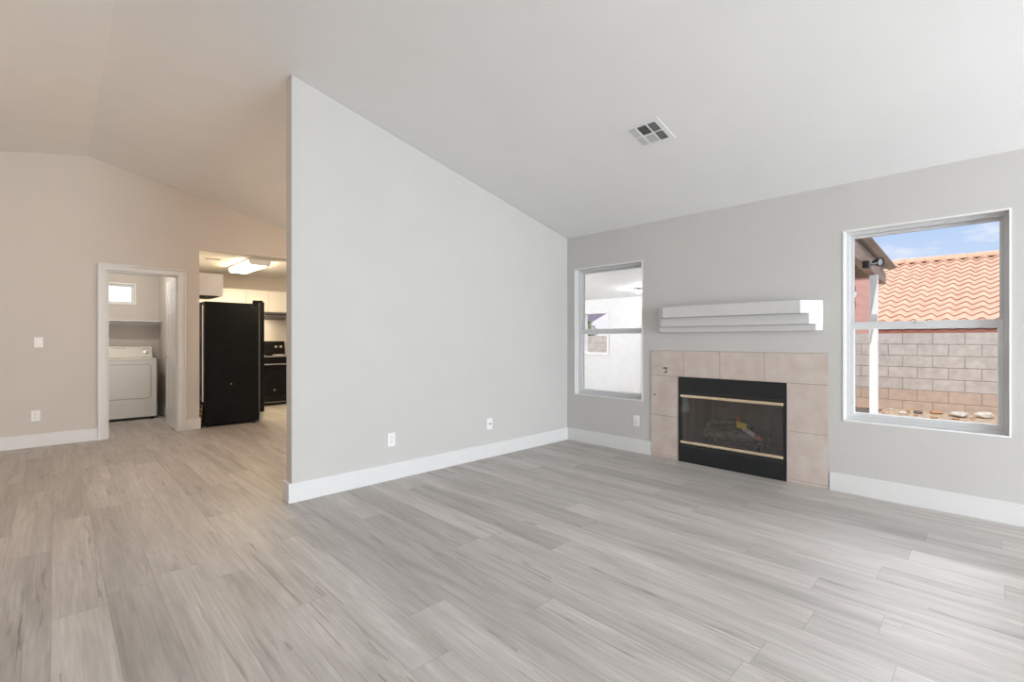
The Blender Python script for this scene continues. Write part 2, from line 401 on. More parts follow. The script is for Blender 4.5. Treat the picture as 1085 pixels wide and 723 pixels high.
# far-left wall with the laundry door and the kitchen opening
DX0, DX1, DZ = 0.446, 1.159, 2.055
KX0, KX1 = 1.405, 3.7
bm = nb()
wall_grid(bm, 'y', YL, YL + 0.115, [XL - 0.15, DX0, DX1, KX0, KX1, XW], [0, DZ, ZC], [(DX0, DX1, 0, DZ), (KX0, KX1, 0, ZC)])
prism(bm, [(XL - 0.15, ZC), (XW, ZC), (RX, zc(RX)), (XL - 0.15, zc(XL - 0.15))], 'y', YL, YL + 0.115)
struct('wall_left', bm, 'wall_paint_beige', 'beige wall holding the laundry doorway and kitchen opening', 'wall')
bm = nb(); prism(bm, [(YR - 0.15, 0), (YL, 0), (YL, zc(XL)), (YR - 0.15, zc(XL))], 'x', XL - 0.15, XL)
struct('wall_side', bm, 'wall_paint', 'pale grey side wall left of the camera', 'wall')
bm = nb()
RDO = (1.2, 3.7, 0.0, 2.08); RWI = (-2.6, -0.9, 0.8, 2.1)
wall_grid(bm, 'y', YR - 0.15, YR, sorted([XL, XW, RDO[0], RDO[1], RWI[0], RWI[1]]), sorted([0, ZC - 0.001, RDO[3], RWI[2], RWI[3]]), [RDO, RWI])
prism(bm, [(XL, ZC), (XW, ZC), (RX, zc(RX)), (XL, zc(XL))], 'y', YR - 0.15, YR)
struct('wall_rear', bm, 'wall_paint', 'pale grey wall behind the camera', 'wall')
bm = nb(); box(bm, 1.35, XW, YK, 10.1, 0, ZC)
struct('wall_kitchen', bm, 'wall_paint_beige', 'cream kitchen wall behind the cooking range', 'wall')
LW = (0.22, 0.925, 1.795, 2.095)      # small laundry window
bm = nb(); wall_grid(bm, 'y', YLB, 10.1, sorted([-0.7, 1.25, LW[0], LW[1]]), [0, LW[2], LW[3], ZC], [LW])
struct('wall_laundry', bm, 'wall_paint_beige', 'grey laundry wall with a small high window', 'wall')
bm = nb(); box(bm, 1.25, 1.35, YL + 0.115, 10.1, 0, ZC)
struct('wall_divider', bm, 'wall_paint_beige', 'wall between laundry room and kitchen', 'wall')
bm = nb(); box(bm, -0.7, -0.55, YL + 0.115, YLB, 0, ZC)
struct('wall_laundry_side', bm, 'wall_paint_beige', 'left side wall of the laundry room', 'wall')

# baseboards
BB, BT = 0.146, 0.014
TY0, TY1 = 0.934, 2.500               # fireplace tile limits
def board(name, pieces, label):
    bm = nb()
    for p in pieces: box(bm, *p, 0.0, BB)
    return struct(name, bm, 'trim_paint', label, 'baseboard', bevel=0.004)
board('baseboard_right', [(XW - BT, XW, TY1 + 0.004, YP - BT), (XW - BT, XW, YR, TY0 - 0.004)], 'white baseboard along the fireplace wall')
bm = nb()
prism(bm, [(XW, YP), (XW, YP - BT), (XE - BT - 0.012, YP - BT), (XE - BT - 0.012, YP + 0.115 + BT), (XW, YP + 0.115 + BT), (XW, YP + 0.115), (XE, YP + 0.115), (XE, YP)], 'z', 0, BB)
struct('baseboard_partition', bm, 'trim_paint', 'white baseboard wrapped around the partition wall and its end', 'baseboard', bevel=0.004)
board('baseboard_left', [(XL, 0.369, YL - BT, YL), (1.253, KX0 + BT, YL - BT, YL), (KX0, KX0 + BT, YL, YL + 0.115)], 'white baseboard below the beige wall')
board('baseboard_laundry', [(1.236, 1.25, YL + 0.125, YLB), (-0.55, 1.236, YLB - BT, YLB)], 'white baseboard inside the laundry room')

# laundry door casing and jambs
bm = nb()
CW = 0.077
for x0, x1 in ((DX0 - CW, DX0), (DX1, DX1 + CW + 0.015)):
    box(bm, x0, x1, YL - 0.018, YL, 0, DZ)
    out = x0 if x0 < 0.5 else x1 - 0.022
    box(bm, out, out + 0.022, YL - 0.026, YL - 0.018, 0, DZ + CW - 0.022)
box(bm, DX0 - CW, DX1 + CW + 0.015, YL - 0.018, YL, DZ, DZ + CW)
box(bm, DX0 - CW, DX1 + CW + 0.015, YL - 0.026, YL - 0.018, DZ + CW - 0.022, DZ + CW)
struct('trim_1', bm, 'trim_paint', 'white moulded casing around the laundry doorway', 'trim', bevel=0.003)
bm = nb()
box(bm, DX0, DX0 + 0.016, YL, YL + 0.115, 0, DZ - 0.016); box(bm, DX1 - 0.016, DX1, YL, YL + 0.115, 0, DZ - 0.016)
box(bm, DX0, DX1, YL, YL + 0.115, DZ - 0.016, DZ)
box(bm, DX0 + 0.016, DX0 + 0.028, YL + 0.03, YL + 0.06, 0, DZ - 0.016)
box(bm, DX0 + 0.016, DX1 - 0.016, YL + 0.03, YL + 0.06, DZ - 0.028, DZ - 0.016)
struct('trim_2', bm, 'trim_paint', 'white jamb and stop lining the laundry doorway', 'trim', bevel=0.002)

# laundry door, swung in against the divider wall
d = thing('door_1', 'white six-panel door swung open into the laundry room', 'door', (1.165, 7.64, 0.008), kind='structure')
LX0, LX1, LY0, LY1 = 1.150, 1.185, 7.640, 8.335
bm = nb(); box(bm, LX0 + 0.006, LX1 - 0.006, LY0, LY1, 0.008, 2.03)
def door_panels():
    out = []
    for z0, z1 in ((0.25, 0.82), (0.98, 1.56), (1.68, 1.90)):
        for y0, y1 in ((LY0 + 0.10, LY0 + 0.30), (LY0 + 0.395, LY0 + 0.595)): out.append((y0, y1, z0, z1))
    return out
for xa, xb in ((LX0, LX0 + 0.006), (LX1 - 0.006, LX1)):
    ysd = [LY0, LY0 + 0.10, LY0 + 0.30, LY0 + 0.395, LY0 + 0.595, LY1]
    zsd = [0.008, 0.25, 0.82, 0.98, 1.56, 1.68, 1.90, 2.03]
    wall_grid(bm, 'x', xa, xb, ysd, zsd, door_panels())
leaf = obj('door_leaf', bm, 'trim_paint', d, bevel=0.002)
for y0, y1, z0, z1 in door_panels():
    bm = nb(); box(bm, LX0 + 0.001, LX0 + 0.0065, y0 + 0.025, y1 - 0.025, z0 + 0.025, z1 - 0.025)
    obj('raised_panel', bm, 'trim_paint', leaf, bevel=0.005)
bm = nb(); lathe(bm, [(0, 0), (0.03, 0), (0.03, 0.006), (0.012, 0.012), (0.011, 0.045), (0, 0.046)], (LX0, LY1 - 0.065, 0.97), (-1, 0, 0))
tube(bm, [(LX0 - 0.04, LY1 - 0.065, 0.97), (LX0 - 0.046, LY1 - 0.09, 0.972), (LX0 - 0.046, LY1 - 0.17, 0.974)], [0.010, 0.010, 0.008], 12)
h = obj('lever_handle', bm, 'chrome', d, smooth=True); h['label'] = 'satin chrome lever handle'
for z in (0.22, 1.02, 1.82):
    bm = nb(); tube(bm, [(1.157, 7.633, z - 0.045), (1.157, 7.633, z + 0.045)], 0.007, 10)
    box(bm, 1.158, 1.182, 7.6375, 7.6399, z - 0.045, z + 0.045)
    obj('hinge', bm, 'steel', d)

# ------------------------------------------------------------------ windows
def hung_window(name, label, w):
    y0, y1, z0, z1 = w
    t = thing(name, label, 'window', (XW + 0.10, (y0 + y1) / 2, z0), kind='structure')
    bm = nb(); rframe(bm, 'x', XW + 0.068, XO - 0.01, y0, y1, z0, z1, 0.026)
    obj('window_frame', bm, 'window_vinyl', t, bevel=0.003)
    bm = nb(); rframe(bm, 'x', XW - 0.004, XW + 0.002, y0 - 0.008, y1 + 0.008, z0 - 0.008, z1 + 0.008, 0.010)
    obj('corner_bead', bm, 'window_bead', t)
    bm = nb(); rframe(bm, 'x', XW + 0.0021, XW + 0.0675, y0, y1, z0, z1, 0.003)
    obj('jamb_light_skin', bm, 'trim_paint', t)  # white skin puts the window's light into the colour of the jambs
    zm = (z0 + z1) / 2
    a0, a1, b0, b1 = y0 + 0.026, y1 - 0.026, z0 + 0.026, z1 - 0.026
    bm = nb(); rframe(bm, 'x', XW + 0.112, XW + 0.135, a0, a1, zm - 0.015, b1, 0.020)
    us = obj('upper_sash', bm, 'window_vinyl', t, bevel=0.002)
    bm = nb(); box(bm, XW + 0.121, XW + 0.125, a0 + 0.018, a1 - 0.018, zm + 0.003, b1 - 0.018)
    obj('pane', bm, 'window_glass', us)
    bm = nb(); ring_prism(bm, [(a0, b0), (a1, b0), (a1, zm + 0.030), (a0, zm + 0.030)], [(a0 + 0.024, b0 + 0.028), (a1 - 0.024, b0 + 0.028), (a1 - 0.024, zm - 0.022), (a0 + 0.024, zm - 0.022)], 'x', XW + 0.074, XW + 0.108)
    ls = obj('lower_sash', bm, 'window_vinyl', t, bevel=0.003)
    bm = nb(); rframe(bm, 'x', XW + 0.080, XW + 0.100, a0 + 0.022, a1 - 0.022, b0 + 0.026, zm - 0.020, 0.008)
    obj('glazing_bead', bm, 'window_bead', ls)
    bm = nb(); box(bm, XW + 0.088, XW + 0.092, a0 + 0.022, a1 - 0.022, b0 + 0.026, zm - 0.020)
    obj('pane', bm, 'window_glass', ls)
    bm = nb(); box(bm, XW + 0.066, XW + 0.074, (a0 + a1) / 2 - 0.03, (a0 + a1) / 2 + 0.03, zm + 0.006, zm + 0.022)
    obj('sash_lock', bm, 'window_vinyl', ls, bevel=0.003)
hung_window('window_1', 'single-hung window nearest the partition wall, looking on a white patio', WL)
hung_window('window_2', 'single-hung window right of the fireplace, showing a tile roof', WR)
t = thing('window_3', 'small high window above the dryer', 'window', (0.57, 9.85, LW[2]), kind='structure')
bm = nb(); rframe(bm, 'y', YLB + 0.05, YLB + 0.13, LW[0], LW[1], LW[2], LW[3], 0.028); obj('window_frame', bm, 'window_bead', t, bevel=0.003)
bm = nb(); rframe(bm, 'y', YLB - 0.010, YLB + 0.002, LW[0] - 0.02, LW[1] + 0.02, LW[2] - 0.02, LW[3] + 0.02, 0.022); obj('window_trim', bm, 'window_bead', t, bevel=0.002)
bm = nb(); box(bm, LW[0] + 0.025, LW[1] - 0.025, YLB + 0.085, YLB + 0.09, LW[2] + 0.025, LW[3] - 0.025); obj('pane', bm, 'window_glass', t)
# unseen glazing behind the camera
t = thing('door_2', 'glazed sliding door in the wall behind the camera', 'door', (2.45, YR - 0.07, 0), kind='structure')
bm = nb(); rframe(bm, 'y', YR - 0.11, YR - 0.03, RDO[0], RDO[1], RDO[2], RDO[3], 0.05); box(bm, 2.41, 2.49, YR - 0.10, YR - 0.04, 0.05, 2.03); obj('door_frame', bm, 'window_vinyl', t)
t = thing('window_4', 'window in the wall behind the camera', 'window', (-1.75, YR - 0.07, 0.8), kind='structure')
bm = nb(); rframe(bm, 'y', YR - 0.11, YR - 0.03, RWI[0], RWI[1], RWI[2], RWI[3], 0.04); obj('window_frame', bm, 'window_vinyl', t)

# ------------------------------------------------------------------ fireplace
F = thing('fireplace', 'built-in gas fireplace with beige tile surround and black glass-fronted firebox', 'fireplace', (XW, 1.718, 0))
bm = nb()
G = 0.0022
TX = XW - 0.011
def tile(y0, y1, z0, z1): box(bm, TX, XW - 0.002, y0 + G, y1 - G, z0 + G, z1 - G)
topy = [TY1, 2.147, 1.794, 1.410, TY0]; TZ0, TZ1 = 0.838, 1.095
for a, b in zip(topy, topy[1:]): tile(b, a, TZ0, TZ1)
for y0, y1 in ((FB[1], TY1), (TY0, FB[0])):
    tile(y0, y1, 0.432, TZ0); tile(y0, y1, 0.028, 0.432); tile(y0, y1, 0.0, 0.028)
ts = obj('tile_surround', bm, 'tile_beige', F, bevel=0.0015)
bm = nb()
gx = (XW - 0.0085, XW - 0.0015)
box(bm, *gx, TY0, TY1, TZ0, TZ1); box(bm, *gx, FB[1], TY1, 0, TZ0); box(bm, *gx, TY0, FB[0], 0, TZ0)
obj('grout', bm, 'grout', ts)
bm = nb()
x0, x1 = XW + 0.002, XW + 0.50      # firebox liner: five slabs
box(bm, x1, x1 + 0.02, 1.34, 2.10, 0.17, 0.70)
for k in range(14):
    y = 1.38 + k * 0.052; box(bm, x1 - 0.004, x1 + 0.001, y, y + 0.03, 0.17, 0.70)
obj('firebox_back', bm, 'firebox_dark', F)
for q in ([(XW + 0.045, FB[1] - 0.02), (x1, 2.08), (x1, 2.10), (XW + 0.045, FB[1] - 0.002)], [(XW + 0.045, FB[0] + 0.02), (x1, 1.36), (x1, 1.34), (XW + 0.045, FB[0] + 0.002)]):
    bm = nb(); prism(bm, q, 'z', 0.17, 0.70); obj('firebox_side', bm, 'firebox_dark', F)
bm = nb(); box(bm, XW + 0.045, x1 + 0.02, FB[0] + 0.002, FB[1] - 0.002, 0.70, 0.72); obj('firebox_top', bm, 'firebox_dark', F)
bm = nb(); box(bm, XW + 0.045, x1 + 0.02, FB[0] + 0.002, FB[1] - 0.002, 0.15, 0.17); obj('firebox_floor', bm, 'firebox_dark', F)
bm = nb()
FX = XW - 0.016
ring_prism(bm, [(FB[0] + 0.001, 0.0005), (FB[1] - 0.001, 0.0005), (FB[1] - 0.001, FB[3] - 0.001), (FB[0] + 0.001, FB[3] - 0.001)],
           [(1.262, 0.190), (2.172, 0.190), (2.172, 0.665), (1.262, 0.665)], 'x', FX, XW + 0.04)
fr = obj('front_panel', bm, 'black_metal', F, bevel=0.002)
for z0, z1 in ((0.155, 0.166), (0.684, 0.692)):
    bm = nb(); box(bm, FX - 0.002, FX + 0.001, 1.262, 2.172, z0, z1); obj('vent_slot', bm, 'dark_slot', fr)
bm = nb(); box(bm, FX + 0.006, FX + 0.011, 1.262, 2.172, 0.190, 0.665); obj('glass_front', bm, 'fire_glass', F)
for z0, z1, n in ((0.639, 0.666, 'upper'), (0.186, 0.212, 'lower')):
    bm = nb(); prism(bm, [(FX - 0.012, z0), (FX + 0.004, z0), (FX + 0.004, z1), (FX - 0.012, z1)], 'y', 1.257, 2.174)
    b = obj('brass_trim', bm, 'brass', F, bevel=0.005); b['label'] = 'polished brass trim bar'
for y0, y1 in ((1.60, 1.72), (1.82, 1.92)):
    bm = nb(); box(bm, FX - 0.014, FX - 0.002, y0, y1, 0.172, 0.184); obj('latch', bm, 'black_metal', F, bevel=0.003)
bm = nb(); lathe(bm, [(0, 0), (0.014, 0), (0.014, 0.003), (0.0075, 0.004), (0.0075, 0.002), (0, 0.002)], (TX, 2.456, 0.640), (-1, 0, 0), 20)
g = obj('gas_key_plate', bm, 'steel', F, smooth=True)
bm = nb(); lathe(bm, [(0, 0), (0.008, 0), (0.008, 0.0055), (0, 0.0055)], (TX, 2.456, 0.640), (-1, 0, 0), 16); obj('key_hole', bm, 'dark_slot', g)
bm = nb(); box(bm, TX - 0.004, TX, 2.318, 2.362, 0.913, 0.925); lathe(bm, [(0, 0), (0.009, 0), (0.009, 0.006), (0, 0.007)], (TX, 2.334, 0.877), (-1, 0, 0), 16)
box(bm, TX - 0.003, TX, 2.326, 2.330, 0.885, 0.915); obj('switch_hardware', bm, 'iron', F)
# chase outside, behind the firebox
bm = nb(); box(bm, XO + 0.36, XO + 0.40, 1.0, 2.44, -0.1, 2.4); box(bm, XO + 0.001, XO + 0.36, 1.0, 1.04, -0.1, 2.4); box(bm, XO + 0.001, XO + 0.36, 2.40, 2.44, -0.1, 2.4); box(bm, XO + 0.001, XO + 0.40, 1.0, 2.44, 2.36, 2.4)
struct('trim_3', bm, 'stucco_white', 'white stucco chase built outside behind the fireplace', 'wall')

# grate, logs and tag in the firebox
gr = nb()
for k in range(6):
    y = 1.54 + k * 0.09
    tube(gr, [(XW + 0.145, y, 0.236), (XW + 0.39, y, 0.236)], 0.008, 8)
for x in (XW + 0.19, XW + 0.34):
    tube(gr, [(x, 1.50, 0.228), (x, 2.03, 0.228)], 0.008, 8)
    for y in (1.52, 2.01): tube(gr, [(x, y, 0.228), (x, y, 0.170)], 0.008, 8)
tag(obj('fire_grate', gr, 'iron', None, loc=(XW + 0.26, 1.77, 0.171)), 'black iron grate under the logs in the firebox', 'grate')
def log(p0, p1, r, m, label):
    p0, p1 = Vector(p0), Vector(p1); c = (p0 + p1) / 2
    bm = nb(); n = 9; path = []; rads = []
    for i in range(n):
        s = i / (n - 1); q = p0.lerp(p1, s) + Vector((random.uniform(-1, 1), 0, random.uniform(-1, 1))) * r * 0.10
        path.append(q); rads.append(r * (0.92 + 0.16 * random.random()) * (0.86 if i in (0, n - 1) else 1))
    tube(bm, path, rads, 14)
    for v in bm.verts: v.co += Vector((random.uniform(-1, 1), random.uniform(-1, 1), random.uniform(-1, 1))) * r * 0.05
    lg = tag(obj('gas_log', bm, m, None, loc=tuple(c), smooth=True), label, 'log', 'logs in the firebox')
    return lg
log((XW + 0.335, 1.47, 0.302), (XW + 0.335, 2.05, 0.300), 0.052, 'log_bark', 'dark charred log at the back of the grate')
log((XW + 0.19, 1.52, 0.290), (XW + 0.20, 2.02, 0.285), 0.045, 'log_ash', 'ash-grey log at the front of the grate')
log((XW + 0.35, 1.84, 0.400), (XW + 0.19, 1.58, 0.375), 0.032, 'log_bark', 'slim log laid slantwise across the other logs')
log((XW + 0.20, 1.99, 0.366), (XW + 0.36, 1.92, 0.392), 0.027, 'log_ash', 'short stub of log leaning at the left of the grate')
tg = thing('warning_tag', 'bent paper tag, yellow and red, lying over the fireplace logs', 'tag', (XW + 0.12, 1.60, 0.36))
def strip(name, pts, w, m):
    bm = nb(); a = [bm.verts.new((p[0], p[1], p[2] + w / 2)) for p in pts]; b = [bm.verts.new((p[0], p[1], p[2] - w / 2)) for p in pts]
    a2 = [bm.verts.new((p[0] + 0.003, p[1], p[2] + w / 2)) for p in pts]; b2 = [bm.verts.new((p[0] + 0.003, p[1], p[2] - w / 2)) for p in pts]
    n = len(pts)
    for i in range(n - 1):
        bm.faces.new((a[i], a[i + 1], b[i + 1], b[i])); bm.faces.new((a2[i], b2[i], b2[i + 1], a2[i + 1]))
        bm.faces.new((a[i], a2[i], a2[i + 1], a[i + 1])); bm.faces.new((b[i], b[i + 1], b2[i + 1], b2[i]))
    bm.faces.new((a[0], b[0], b2[0], a2[0])); bm.faces.new((a[-1], a2[-1], b2[-1], b[-1]))
    obj(name, bm, m, tg)
tx = XW + 0.11
strip('red_fold', [(tx + 0.03, 1.705, 0.480), (tx + 0.015, 1.675, 0.452), (tx + 0.005, 1.660, 0.437)], 0.050, 'tag_red')
strip('yellow_fold', [(tx, 1.690, 0.415), (tx - 0.004, 1.645, 0.408), (tx, 1.600, 0.400)], 0.056, 'tag_yellow')
strip('grey_fold', [(tx + 0.005, 1.640, 0.382), (tx + 0.01, 1.585, 0.356), (tx + 0.015, 1.530, 0.324)], 0.044, 'tag_grey')
strip('orange_fold', [(tx + 0.012, 1.540, 0.322), (tx + 0.018, 1.510, 0.310), (tx + 0.024, 1.485, 0.305)], 0.034, 'tag_orange')

# mantel: three stepped courses with splayed ends
bm = nb()
MY0, MY1 = 0.972, 2.428
for dpt, z0, z1 in ((0.142, 1.421, 1.529), (0.088, 1.333, 1.421), (0.045, 1.279, 1.333)):
    prism(bm, [(XW, MY0), (XW, MY1), (XW - dpt, MY1 - dpt * 0.9), (XW - dpt, MY0 + dpt * 0.9)], 'z', z0, z1)
tag(obj('mantel', bm, 'mantel_paint', None, bevel=0.005, loc=(XW, 1.70, 1.28)), 'white stepped mantel shelf fixed above the fireplace tiles', 'mantel')

# ------------------------------------------------------------------ outlets, switch, vents
def plate_things(kind, label, cat, c, n, group=None):
    """c = centre on the wall, n = wall normal pointing into the room"""
    ang = math.atan2(n[1], n[0])
    o = thing(kind, label, cat, c, (0, 0, ang), group)     # local +x leaves the wall
    w, h = 0.036, 0.058
    bm = nb(); prism(bm, rrect(-w, w, -h, h, 0.006, 4), 'x', 0, 0.006); p = obj('cover_plate', bm, 'plastic_white', o, bevel=0.002, local=True)
    if kind == 'wall_outlet':
        for z in (-0.021, 0.021):
            bm = nb(); prism(bm, rrect(-0.017, 0.017, z - 0.015, z + 0.015, 0.010, 5), 'x', 0.006, 0.009); s = obj('socket', bm, 'plastic_white', o, bevel=0.001, local=True)
            bm = nb()
            for y in (-0.007, 0.007): box(bm, 0.0088, 0.0094, y - 0.0014, y + 0.0014, z - 0.002, z + 0.007)
            lathe(bm, [(0, 0), (0.0028, 0), (0.0028, 0.0005), (0, 0.0005)], (0.0089, 0, z - 0.008), (1, 0, 0), 10)
            obj('slots', bm, 'dark_slot', s, local=True)
    elif kind == 'light_switch':
        bm = nb(); prism(bm, [(-0.016, 0.006), (0.016, 0.006), (0.016, 0.0065), (-0.016, 0.0065)], 'z', -0.033, 0.033) if False else box(bm, 0.006, 0.008, -0.0165, 0.0165, -0.033, 0.033)
        rf = obj('rocker_frame', bm, 'plastic_white', o, bevel=0.001, local=True)
        bm = nb(); prism(bm, [(0.008, -0.029), (0.0145, -0.029), (0.009, 0.029), (0.008, 0.029)], 'y', -0.0145, 0.0145); obj('rocker', bm, 'plastic_white', o, bevel=0.001, local=True)
    else:
        bm = nb(); lathe(bm, [(0, 0), (0.0075, 0), (0.0075, 0.004), (0.0048, 0.004), (0.0048, 0.012), (0.002, 0.012), (0.002, 0.006), (0, 0.006)], (0.006, 0, 0), (1, 0, 0), 14); obj('jack', bm, 'iron', o, smooth=True, local=True)
    for z in ((0.0,) if kind == 'wall_outlet' else (-0.045, 0.045)):
        bm = nb(); lathe(bm, [(0, 0), (0.003, 0), (0.0025, 0.001), (0, 0.0012)], (0.006, 0, z), (1, 0, 0), 10); obj('screw', bm, 'steel', o, local=True)
plate_things('wall_outlet', 'white outlet low on the partition wall, nearer its free end', 'outlet', (2.073, YP, 0.347), (0, -1))
plate_things('cable_jack', 'white cable jack plate low on the partition wall, nearer the corner', 'wall jack', (3.198, YP, 0.344), (0, -1))
plate_things('wall_outlet', 'white outlet under the left window, beside the fireplace tiles', 'outlet', (XW, 2.680, 0.340), (-1, 0))
plate_things('wall_outlet', 'white outlet low on the beige wall left of the laundry doorway', 'outlet', (-0.153, YL, 0.352), (0, -1))
plate_things('light_switch', 'white rocker switch at hand height left of the laundry doorway', 'switch', (-0.129, YL, 1.176), (0, -1))

def ceiling_vent(c):
    ay = math.atan(SL)
    o = thing('ceiling_vent', 'square white air vent with dark louvers on the sloping ceiling', 'vent', c, (0, ay, 0))   # local z leaves the ceiling upward
    H = 0.146
    bm = nb(); ring_prism(bm, [(-H, -H), (H, -H), (H, H), (-H, H)], [(-0.108, -0.108), (0.108, -0.108), (0.108, 0.108), (-0.108, 0.108)], 'z', -0.004, 0.0)
    fr = obj('vent_frame', bm, 'louver_white', o, bevel=0.001, local=True)
    bm = nb(); box(bm, -0.108, 0.108, 0.038, 0.046, -0.006, 0.0); box(bm, -0.108, 0.108, -0.046, -0.038, -0.006, 0.0)
    box(bm, -0.004, 0.004, -0.108, 0.108, -0.0055, 0.0); obj('cross_bar', bm, 'louver_white', fr, local=True)
    bm = nb(); ring_prism(bm, [(-0.1, -0.1), (0.1, -0.1), (0.1, 0.1), (-0.1, 0.1)], [(-0.097, -0.097), (0.097, -0.097), (0.097, 0.097), (-0.097, 0.097)], 'z', -0.001, 0.0005)
    box(bm, -0.108, 0.108, -0.108, 0.108, -0.0012, -0.0004); obj('duct', bm, 'duct_dark', o, local=True)
    def bank(a0, a1, b0, b1, along, light):
        bm = nb(); n = 5
        for k in range(n):
            s0, s1 = (b0, b1) if along == 'x' else (a0, a1)
            p = s0 + (s1 - s0) * (k + 0.5) / n; w = (s1 - s0) / n * (0.62 if light else 0.06)
            if along == 'x': box(bm, a0, a1, p - w / 2, p + w / 2, -0.0045, -0.003)
            else: box(bm, p - w / 2, p + w / 2, b0, b1, -0.0045, -0.003)
        obj('louver_bank', bm, 'louver_white', o, local=True)
    for a0, a1 in ((-0.104, -0.004), (0.004, 0.104)):
        bank(a0, a1, 0.046, 0.106, 'x', True); bank(a0, a1, -0.106, -0.046, 'x', False)
    bank(-0.106, -0.004, -0.038, 0.038, 'y', False); bank(0.004, 0.106, -0.038, 0.038, 'y', True)
ceiling_vent((3.157, 1.795, zc(3.157)))
o = thing('ceiling_vent', 'slim beige air vent on the flat kitchen ceiling', 'vent', (1.72, 8.28, ZC))
bm = nb(); rframe(bm, 'z', ZC - 0.003, ZC, 1.60, 1.84, 8.20, 8.36, 0.02); fr = obj('vent_frame', bm, 'louver_white', o, bevel=0.002)
bm = nb()
for k in range(5): box(bm, 1.62, 1.82, 8.226 + k * 0.024, 8.229 + k * 0.024, ZC - 0.003, ZC - 0.0022)
obj('louver_bank', bm, 'louver_white', o)
bm = nb(); box(bm, 1.62, 1.82, 8.22, 8.34, ZC - 0.0015, ZC - 0.0005); obj('duct', bm, 'duct_dark', o)

# ------------------------------------------------------------------ laundry
DY = 9.02; DXa, DXb = 0.445, 1.133
D = thing('clothes_dryer', 'white front-loading clothes dryer in the laundry room', 'dryer', (0.79, 9.35, 0))
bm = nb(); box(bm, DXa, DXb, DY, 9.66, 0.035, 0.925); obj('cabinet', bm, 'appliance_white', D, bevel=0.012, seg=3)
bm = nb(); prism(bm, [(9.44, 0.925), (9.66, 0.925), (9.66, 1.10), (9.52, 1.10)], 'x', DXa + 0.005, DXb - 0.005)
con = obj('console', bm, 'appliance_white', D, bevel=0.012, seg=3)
cn = Vector((0, -0.909, 0.416))
bm = nb(); lathe(bm, [(0, 0), (0.034, 0), (0.034, 0.004), (0.026, 0.006), (0.024, 0.024), (0, 0.026)], (1.055, 9.478, 1.012), cn, 24); kb = obj('dial_knob', bm, 'chrome', con, smooth=True); kb['label'] = 'chrome timer knob'
for xa, xb in ((1.0, 1.1), (0.62, 0.80)):
    bm = nb(); box(bm, xa, xb, 9.502, 9.512, 1.068, 1.073); obj('marking', bm, 'appliance_grey', con)
o_, i_ = rrect(0.49, 1.062, 0.318, 0.838, 0.05), rrect(0.496, 1.056, 0.324, 0.832, 0.045)
bm = nb(); ring_prism(bm, o_, i_, 'y', DY - 0.0015, DY + 0.001); obj('door_seam', bm, 'appliance_grey', D)
bm = nb(); prism(bm, i_, 'y', DY - 0.006, DY + 0.001); dd = obj('door', bm, 'appliance_white', D, bevel=0.003)
bm = nb(); prism(bm, rrect(0.512, 0.545, 0.545, 0.655, 0.012), 'y', DY - 0.012, DY - 0.005); obj('door_pull', bm, 'appliance_grey', dd, bevel=0.003)
for z0, z1 in ((0.235, 0.2365), (0.893, 0.897)):
    bm = nb(); box(bm, DXa + 0.002, DXb - 0.002, DY - 0.0012, DY + 0.003, z0, z1); obj('panel_seam', bm, 'appliance_grey', D)
for x in (DXa + 0.05, DXb - 0.05):
    for y in (9.08, 9.6):
        bm = nb(); lathe(bm, [(0, 0), (0.02, 0), (0.02, 0.012), (0.01, 0.014), (0.01, 0.036), (0, 0.036)], (x, y, 0.0), (0, 0, 1), 12); obj('foot', bm, 'dark_slot', D)
o = thing('wall_shelf', 'white wall shelf above the dryer', 'shelf', (0.5, 9.57, 1.5))
bm = nb(); box(bm, -0.549, 1.249, 9.40, YLB - 0.001, 1.497, 1.516); obj('shelf_board', bm, 'trim_paint', o, bevel=0.002)
bm = nb(); box(bm, -0.549, 1.232, YLB - 0.019, YLB - 0.001, 1.455, 1.4965); obj('back_cleat', bm, 'trim_paint', o)
bm = nb(); box(bm, 1.232, 1.249, 9.43, YLB - 0.001, 1.455, 1.4965); obj('side_cleat', bm, 'trim_paint', o)
o = thing('ceiling_light', 'unseen round glass ceiling light added to the laundry room', 'ceiling light', (0.5, 8.5, ZC))
bm = nb(); lathe(bm, [(0, 0), (0.13, 0), (0.13, -0.02), (0, -0.02)], (0.5, 8.5, ZC), (0, 0, 1), 28); obj('base', bm, 'chrome', o)
bm = nb(); lathe(bm, [(0.115, -0.021), (0.11, -0.05), (0.08, -0.075), (0, -0.085)], (0.5, 8.5, ZC), (0, 0, 1), 28); obj('shade', bm, 'globe_glow', o, smooth=True)
lamp('laundry_fill_bulb', 'POINT', (0.5, 8.5, ZC - 0.14), LAUNDRY_W, (1.0, 0.93, 0.84), size=0.06)  # fixture and bulb added out of sight to light the laundry

